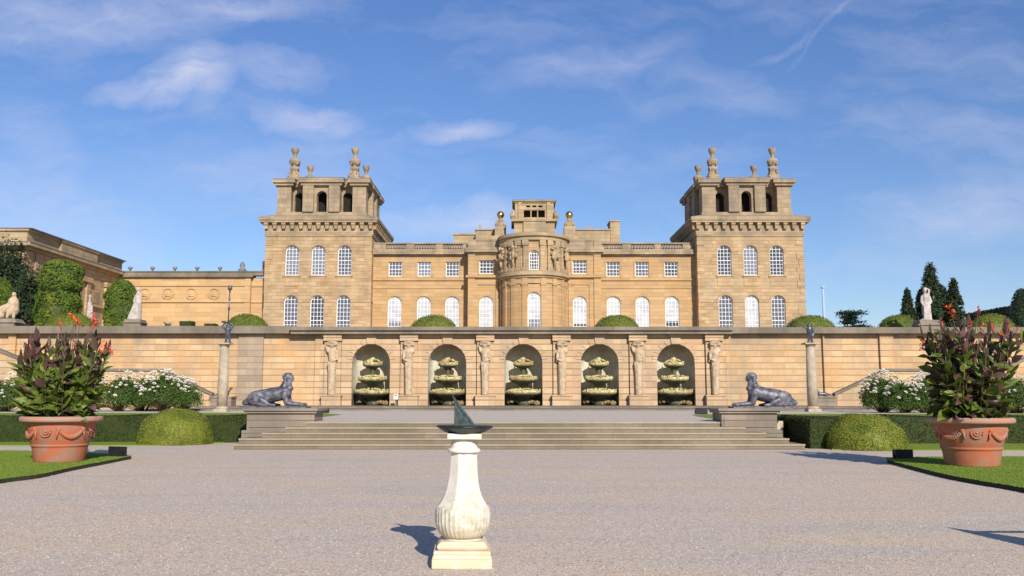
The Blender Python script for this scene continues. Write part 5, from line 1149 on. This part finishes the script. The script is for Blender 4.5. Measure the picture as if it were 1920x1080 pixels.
b.ell((-.02, -.03, s_*.90), (.14, .17, s_*.085)).cap((.32, 0, s_*.72), (.44, -.05, s_*.56), .11, .09).cap((.44, -.05, s_*.56), (.2, -.2, s_*.48), .09, .07).cap((.24, 0, s_*.76), (.36, 0, s_*.92), .10, .08).cap((.36, 0, s_*.92), (.02, -.04, s_*.985), .08, .07)
b.cap((-.24, 0, s_*.72), (-.34, -.05, s_*.56), .1, .08).cap((-.34, -.05, s_*.56), (-.2, -.2, s_*.42), .08, .07)
for q in range(6): b.cap((-.2+.09*q, -.22, s_*.44), (-.22+.1*q, -.2, .05), .06, .07, 6)
b.ell((0, 0, .05), (.5, .4, .1)); blob('figure', b, 'marble', .04, t_, (0, 0, zb), smooth=2)
x = XP(255, 580, Yw); t_ = thing('marble_statue', 'pale draped figure with trailing robe on a grey base, right of the left clipped yews', 'statue', (x, Yw, zw)); zb = ZP(600, Yw)-zw; H = ZP(538, Yw)-zw-zb
stat_base(t_, .78, ZP(606, Yw)-zw, zb)
b = MB(); b.cap((.1, 0, .1), (.12, 0, H*.45), .34, .30).cap((-.35, 0, .1), (.05, 0, H*.5), .28, .24).cap((-.1, 0, .1), (.1, 0, H*.6), .3, .24).cap((.1, 0, H*.55), (.14, 0, H*.78), .26, .2).cap((.14, 0, H*.8), (.13, 0, H*.86), .1, .09).ell((.13, -.02, H*.93), (.14, .16, H*.075))
b.cap((-.08, 0, H*.74), (-.16, -.1, H*.55), .09, .08).cap((.32, 0, H*.74), (.36, -.1, H*.52), .09, .08)
for q in range(5): b.cap((-.02+.07*q, -.25, H*.5), (-.45+.17*q, -.3, .06), .06, .08, 6)
blob('figure', b, 'marble', .04, t_, (0, 0, zb), smooth=2)
x = XP(17, 580, Yw); t_ = thing('stone_lion', 'weathered crouching stone beast with small head on a rounded plinth, far left above the wall', 'statue', (x, Yw, zw)); zb = ZP(598, Yw)-zw; H = ZP(547, Yw)-zw-zb
obj('base', MB().box(-.9, .8, -.6, .6, 0, ZP(606, Yw)-zw).tbox(0, 0, 1.0, .7, ZP(606, Yw)-zw, .75, .5, zb).mesh('base'), 'ped', t_, (0, 0, 0))
b = MB(); b.cap((-.7, 0, H*.28), (.25, 0, H*.45), .36, .42).cap((.3, 0, H*.3), (.3, 0, H*.62), .44, .40).cap((.3, 0, H*.62), (.33, 0, H*.8), .34, .18).ell((.34, -.05, H*.9), (.17, .2, H*.09)).cap((.5, -.15, H*.4), (.5, -.2, .1), .14, .11).cap((.1, -.3, H*.4), (.1, -.35, .1), .14, .11).ell((-.6, -.2, .2), (.4, .25, .22))
blob('figure', b, 'statuestone', .05, t_, (0, 0, zb), smooth=2)
x = XP(184, 590, 92); t_ = thing('marble_statue', 'slim white statue glimpsed before the pavilion niche', 'statue', (x, 90, UZ)); b = MB(); hh_ = ZP(548, 90)-UZ
b.cap((0, 0, .3), (0, 0, hh_*.6), .3, .3).cap((0, 0, hh_*.6), (0, 0, hh_*.82), .28, .22).ell((0, 0, hh_*.93), (.15, .16, .25)).cap((.25, 0, hh_*.78), (.35, 0, hh_*.5), .1, .08).cap((0, 0, hh_*.8), (0, 0, hh_*.9), .1, .1)
blob('figure', b, 'marble', .07, t_)

# terracotta pots ------------------------------------------------------------
def pot(px, pyb, rzdeg, side):
    x, y = G(px, pyb, .085); h_ = ZP(781, y)-.085; RR = 78.5/F*(y)*1.0; cy_ = y+RR*.62
    RR = 78.5/F*cy_*.895; x = XP(px, 850, cy_)
    t_ = thing('terracotta_pot', 'huge terracotta pot with swags on the '+side+' lawn, holding red-flowered cannas', 'plant pot', (x, cy_, .085), R(rzdeg), 'large terracotta pots')
    return t_, RR, h_
pots = []
for k, (px, pyb, rz, side) in enumerate(((112, 868, 0, 'left'), (1822, 876, -17, 'right'))):
    t_, RR, h_ = pot(px, pyb, rz, side)
    if k == 0:
        RR0 = RR; q = lambda *a: [(r*RR, z*h_) for r, z in a]
        body = MB().lathe(q((.60, 0), (.61, .02), (.665, .30), (.675, .335), (.70, .345), (.705, .375), (.69, .39), (.70, .40), (.775, .66), (.845, .86), (.835, .88)), seg=56).mesh('body')
        rim = MB().lathe(q((.83, .855), (.90, .87), (.985, .885), (1.0, .91), (1.0, .955), (.985, .985), (.94, 1.0), (.90, 1.0), (.885, .96), (.87, .86)), seg=56).mesh('rim')
        soil = MB().lathe([(.88*RR, .93*h_), (.5*RR, .97*h_), (.0, .98*h_)], seg=28).mesh('soil')
        med = MB(); rg_ = random.Random(3)
        for rad in (.085, .045):
            n = 16; pr = [(rad*RR*1.6*math.cos(6.2832*i/n), 0, rad*RR*1.6*math.sin(6.2832*i/n)) for i in range(n+1)]; med.tube(pr, .018, 6)
        med.ell((0, 0, 0), (.035, .03, .035)); med = med.mesh('medallion')
        sw = MB()
        for i in range(13):
            u_ = (i-6)/6; zz = -.13+.15*u_*u_; sw.ell((u_*.26, .02*u_*u_*2, zz), (.04+.022*(1-abs(u_)), .045, .045+.02*(1-abs(u_))), 8, 6)
        sw.ell((-.27, .04, .05), (.055, .05, .06)).ell((.27, .04, .05), (.055, .05, .06)).cap((-.29, .04, .02), (-.31, .06, -.16), .03, .015, 6).cap((.29, .04, .02), (.31, .06, -.16), .03, .015, 6); sw = sw.mesh('swag')
    for me_, nm, mt in ((body, 'body', 'terra'), (rim, 'rim', 'rimclay'), (soil, 'soil', 'soil')): obj(nm, me_, mt, t_, (0, 0, 0))
    for i in range(8):
        a = R(45*i); r_ = RR0*.775; o = obj('medallion' if i % 2 == 0 else 'swag', med if i % 2 == 0 else sw, 'terra', t_, (r_*math.sin(a), -r_*math.cos(a), h_*.68)); o.rotation_euler = (0, 0, a)
    pots.append((t_.location.copy(), RR, h_))
# cannas -----------------------------------------------------------------------
def blade(V_, F_, p, d, up, L_, w_, droop):
    d = d.normalized(); side = d.cross(up).normalized(); nrm = side.cross(d).normalized(); o = len(V_); n = 6
    prof = [.10, .62, .95, 1.0, .82, .45, .02]; c = p.copy(); dd = d.copy()
    for i in range(n+1):
        hw = w_*.5*prof[i]; lift = nrm*hw*.35
        V_.append(c-side*hw+lift); V_.append(c); V_.append(c+side*hw+lift)
        dd = (dd-Vector((0, 0, 1))*droop/n).normalized(); nrm = side.cross(dd).normalized(); c = c+dd*L_/n
    for i in range(n):
        a = o+3*i; F_.append((a, a+1, a+4, a+3)); F_.append((a+1, a+2, a+5, a+4))
petm = []
for s_ in range(3):
    V_, F_ = [], []; rg_ = random.Random(90+s_)
    for i in range(11):
        a = rg_.random()*6.28; e_ = rg_.uniform(.1, 1.3); d = Vector((math.cos(a)*math.cos(e_), math.sin(a)*math.cos(e_), math.sin(e_))); blade(V_, F_, Vector((0, 0, rg_.uniform(-.10, .08)))+d*.01, d, Vector((0, 0, 1)) if e_ < 1.2 else Vector((1, 0, 0)), rg_.uniform(.07, .12), .05, rg_.uniform(.2, 1.2))
    me = bpy.data.meshes.new('flower'); me.from_pydata([tuple(v_) for v_ in V_], [], F_); me.update(); petm.append(me)
def canna(idx, loc, RR, h_, label, flowers, nst, tall, bias, seed):
    rg_ = random.Random(seed); base = Vector((loc.x, loc.y, loc.z+h_*.95)); t_ = thing('canna_plant', label, 'plant', base)
    VG, FG, VP, FP = [], [], [], []; st_ = MB()
    for i in range(nst):
        a = rg_.random()*6.283; r0 = RR*.78*math.sqrt(rg_.random()); p0 = Vector((r0*math.cos(a), r0*math.sin(a), 0)); H_ = rg_.uniform(.9, tall)*(1-.30*(r0/RR)**2)+.1
        out = Vector((math.cos(a), math.sin(a), 0))*(.10+.42*r0/RR)+Vector((rg_.gauss(bias, .12), rg_.gauss(0, .1), 0))
        top = p0+out*H_*.55+Vector((0, 0, H_)); mid = p0.lerp(top, .5)-out*.06*H_; st_.tube([p0, mid, top], [.022, .018, .010], 5)
        nl = int(8+H_*8); az = rg_.random()*6.28
        for j in range(nl):
            u_ = (j+.5)/nl; p = (p0.lerp(mid, u_*2) if u_ < .5 else mid.lerp(top, u_*2-1)); az += 2.4+rg_.gauss(0, .3)
            el = rg_.uniform(.1, 1.1)+.55*max(u_-.6, 0)*2; d = Vector((math.cos(az)*math.cos(el), math.sin(az)*math.cos(el), math.sin(el)))+out*.25
            z_rel = p.z/tall; pur = rg_.random() < (.08+.8*max(0, z_rel-.42)/.58 if idx == 0 else .26+.42*z_rel)
            L_ = rg_.uniform(.24, .48)*(1.15-.42*u_); w_ = L_*rg_.uniform(.38, .58)
            blade(VP if pur else VG, FP if pur else FG, p, d, Vector((rg_.gauss(.2, .7), rg_.gauss(-.45, .7), .7)), L_, w_, rg_.uniform(.2, 1.3)*(1.1-u_))
        # rolled young leaf at the tip
        blade(VP, FP, top, Vector((out.x*.4, out.y*.4, 1)), Vector((out.x+.01, out.y+.3, .1)), rg_.uniform(.25, .42), .10, .05)
    for (VV, FF, nm, mt) in ((VG, FG, 'green_leaves', 'cannag'), (VP, FP, 'bronze_leaves', 'cannap')):
        me = bpy.data.meshes.new(nm); me.from_pydata([tuple(v_) for v_ in VV], [], FF); me.polygons.foreach_set('use_smooth', [True]*len(FF)); me.update(); obj(nm, me, mt, t_, (0, 0, 0))
    for (px, py, big, col_) in flowers:
        Yf = loc.y+rg_.uniform(-.4, .4); X_, Z_ = XP(px, py, Yf), ZP(py, Yf); top = Vector((X_, Yf, Z_))-base; p0 = Vector((top.x*.35, top.y*.5, max(top.z-1.25, .4)))
        st_.tube([p0, p0.lerp(top, .55)+Vector((0, 0, .06)), top], [.013, .010, .006], 5)
        o = obj('flower', petm[rg_.randrange(3)], None, t_, top); o.data = o.data; o.scale = (big, big, big*1.25); o.rotation_euler = (rg_.gauss(0, .3), rg_.gauss(0, .3), rg_.random()*6)
        if not o.data.materials: o.data.materials.append(M['red'])
        if col_: o.material_slots[0].link = 'OBJECT'; o.material_slots[0].material = M['orange']
    obj('stems', st_.mesh('stems'), 'stem', t_, (0, 0, 0)); return t_
canna(0, *pots[0], 'lush canna with green and bronze leaves and thin red flower spikes in the left pot', [(114, 613, 1.0, 0), (140, 598, 1.1, 1), (143, 606, .9, 0), (150, 610, 1.0, 0), (176, 600, 1.2, 0), (180, 607, .9, 0), (172, 618, .8, 0), (187, 652, 1.2, 1), (196, 656, 1., 0), (60, 650, .7, 0), (141, 640, .8, 0), (208, 660, .8, 0), (142, 655, .7, 0)], 54, 1.95, .02, 5)
canna(1, *pots[1], 'dense dark canna with purple leaves and orange flowers in the right pot', [(1785, 588, 1.5, 1), (1834, 585, .9, 0), (1731, 651, 1.1, 0), (1820, 612, .9, 0), (1838, 616, 1.1, 0), (1862, 618, .9, 0), (1888, 619, 1.1, 0), (1880, 640, 1.5, 1), (1750, 633, .7, 0), (1767, 610, 1.0, 0), (1905, 622, .7, 0)], 60, 2.1, .06, 8)

# white rose bushes --------------------------------------------------------------
V_, F_ = [], []; rg_ = random.Random(77)
for i in range(9):
    a = i*2.4; e_ = .2+1.2*i/9; d = Vector((math.cos(a)*math.cos(e_), math.sin(a)*math.cos(e_), math.sin(e_))); blade(V_, F_, d*.012, d, Vector((0, 0, 1)), .055, .06, -.4)
rosem = bpy.data.meshes.new('blossom'); rosem.from_pydata([tuple(v_) for v_ in V_], [], F_); rosem.update()
def rosebush(px, Yr, w_, tpy, label, n, nb, seed):
    z0 = TZ; x = XP(px, 740, Yr); h_ = ZP(tpy, Yr)-z0; t_ = thing('rose_bush', label, 'rose bush', (x, Yr, z0), 0, 'white rose bushes on the terrace'); g_ = np.random.default_rng(seed); Ps, Ns = [], []; st_ = MB()
    n = int(n*1.7); nb = int(nb*1.7)
    for k in range(n//20):
        d = g_.normal(0, 1, 3); d /= np.linalg.norm(d); d[2] = abs(d[2])*1.25-.38; rr = g_.uniform(.45, 1.0)**.6*(1+.14*math.sin(d[0]*6+seed)); c = np.array([d[0]*w_*1.05*rr, d[1]*w_*.8*rr, h_*(.36+.58*d[2]*rr)])
        Ps.append(c+g_.normal(0, .11, (30, 3))); Ns.append(np.tile(d, (30, 1)))
        if k % 4 == 0: st_.tube([(c[0]*.15, c[1]*.15, 0), (c[0]*.5, c[1]*.5, c[2]*.5), tuple(c)], [.022, .014, .006], 4)
    obj('leaves', leaves('leaves', np.concatenate(Ps), np.concatenate(Ns), .085, .6, .9, seed), 'rose', t_, (0, 0, 0)); obj('stems', st_.mesh('stems'), 'stem', t_, (0, 0, 0))
    for k in range(nb):
        d = g_.normal(0, 1, 3); d /= np.linalg.norm(d); d[2] = abs(d[2])**.6; d[1] = -abs(d[1])*.8 if g_.random() < .8 else d[1]; d /= np.linalg.norm(d)
        o = obj('blossom', rosem, 'petal', t_, (d[0]*w_*1.02, d[1]*w_*.85, h_*(.34+.68*d[2]))); s2 = g_.uniform(1.2, 2.3); o.scale = (s2,)*3; o.rotation_euler = (g_.uniform(.2, 1.0), 0, g_.uniform(-.6, .6))
rosebush(10, 50, 1.45, 702, 'white rose bush at the extreme left edge, left of the left canna', 3600, 34, 61)
rosebush(60, 51, 1.2, 712, 'low white rose bush half hidden behind the left canna', 2400, 14, 62)
rosebush(226, 51, 1.3, 697, 'white rose bush touching the right side of the left canna', 3600, 34, 63)
rosebush(268, 52, 1.25, 700, 'white rose bush in the middle of the row left of the left column', 3600, 36, 64)
rosebush(306, 50.5, 1.25, 694, 'tallest white rose bush of the row left of the left column', 3800, 40, 65)
rosebush(342, 52, 1.1, 708, 'white rose bush at the right end of the row left of the left column', 3000, 30, 66)
rosebush(1655, 47, 1.2, 697, 'white rose bush nearest to the right column', 3800, 44, 67)
rosebush(1696, 46, 1.15, 712, 'white rose bush second from the right column', 3200, 24, 68)
rosebush(1734, 46, 1.1, 700, 'white rose bush touching the left side of the right canna', 3000, 30, 69)
rosebush(1905, 45, 1.2, 706, 'white rose bush at the extreme right edge behind the right canna', 3400, 30, 70)
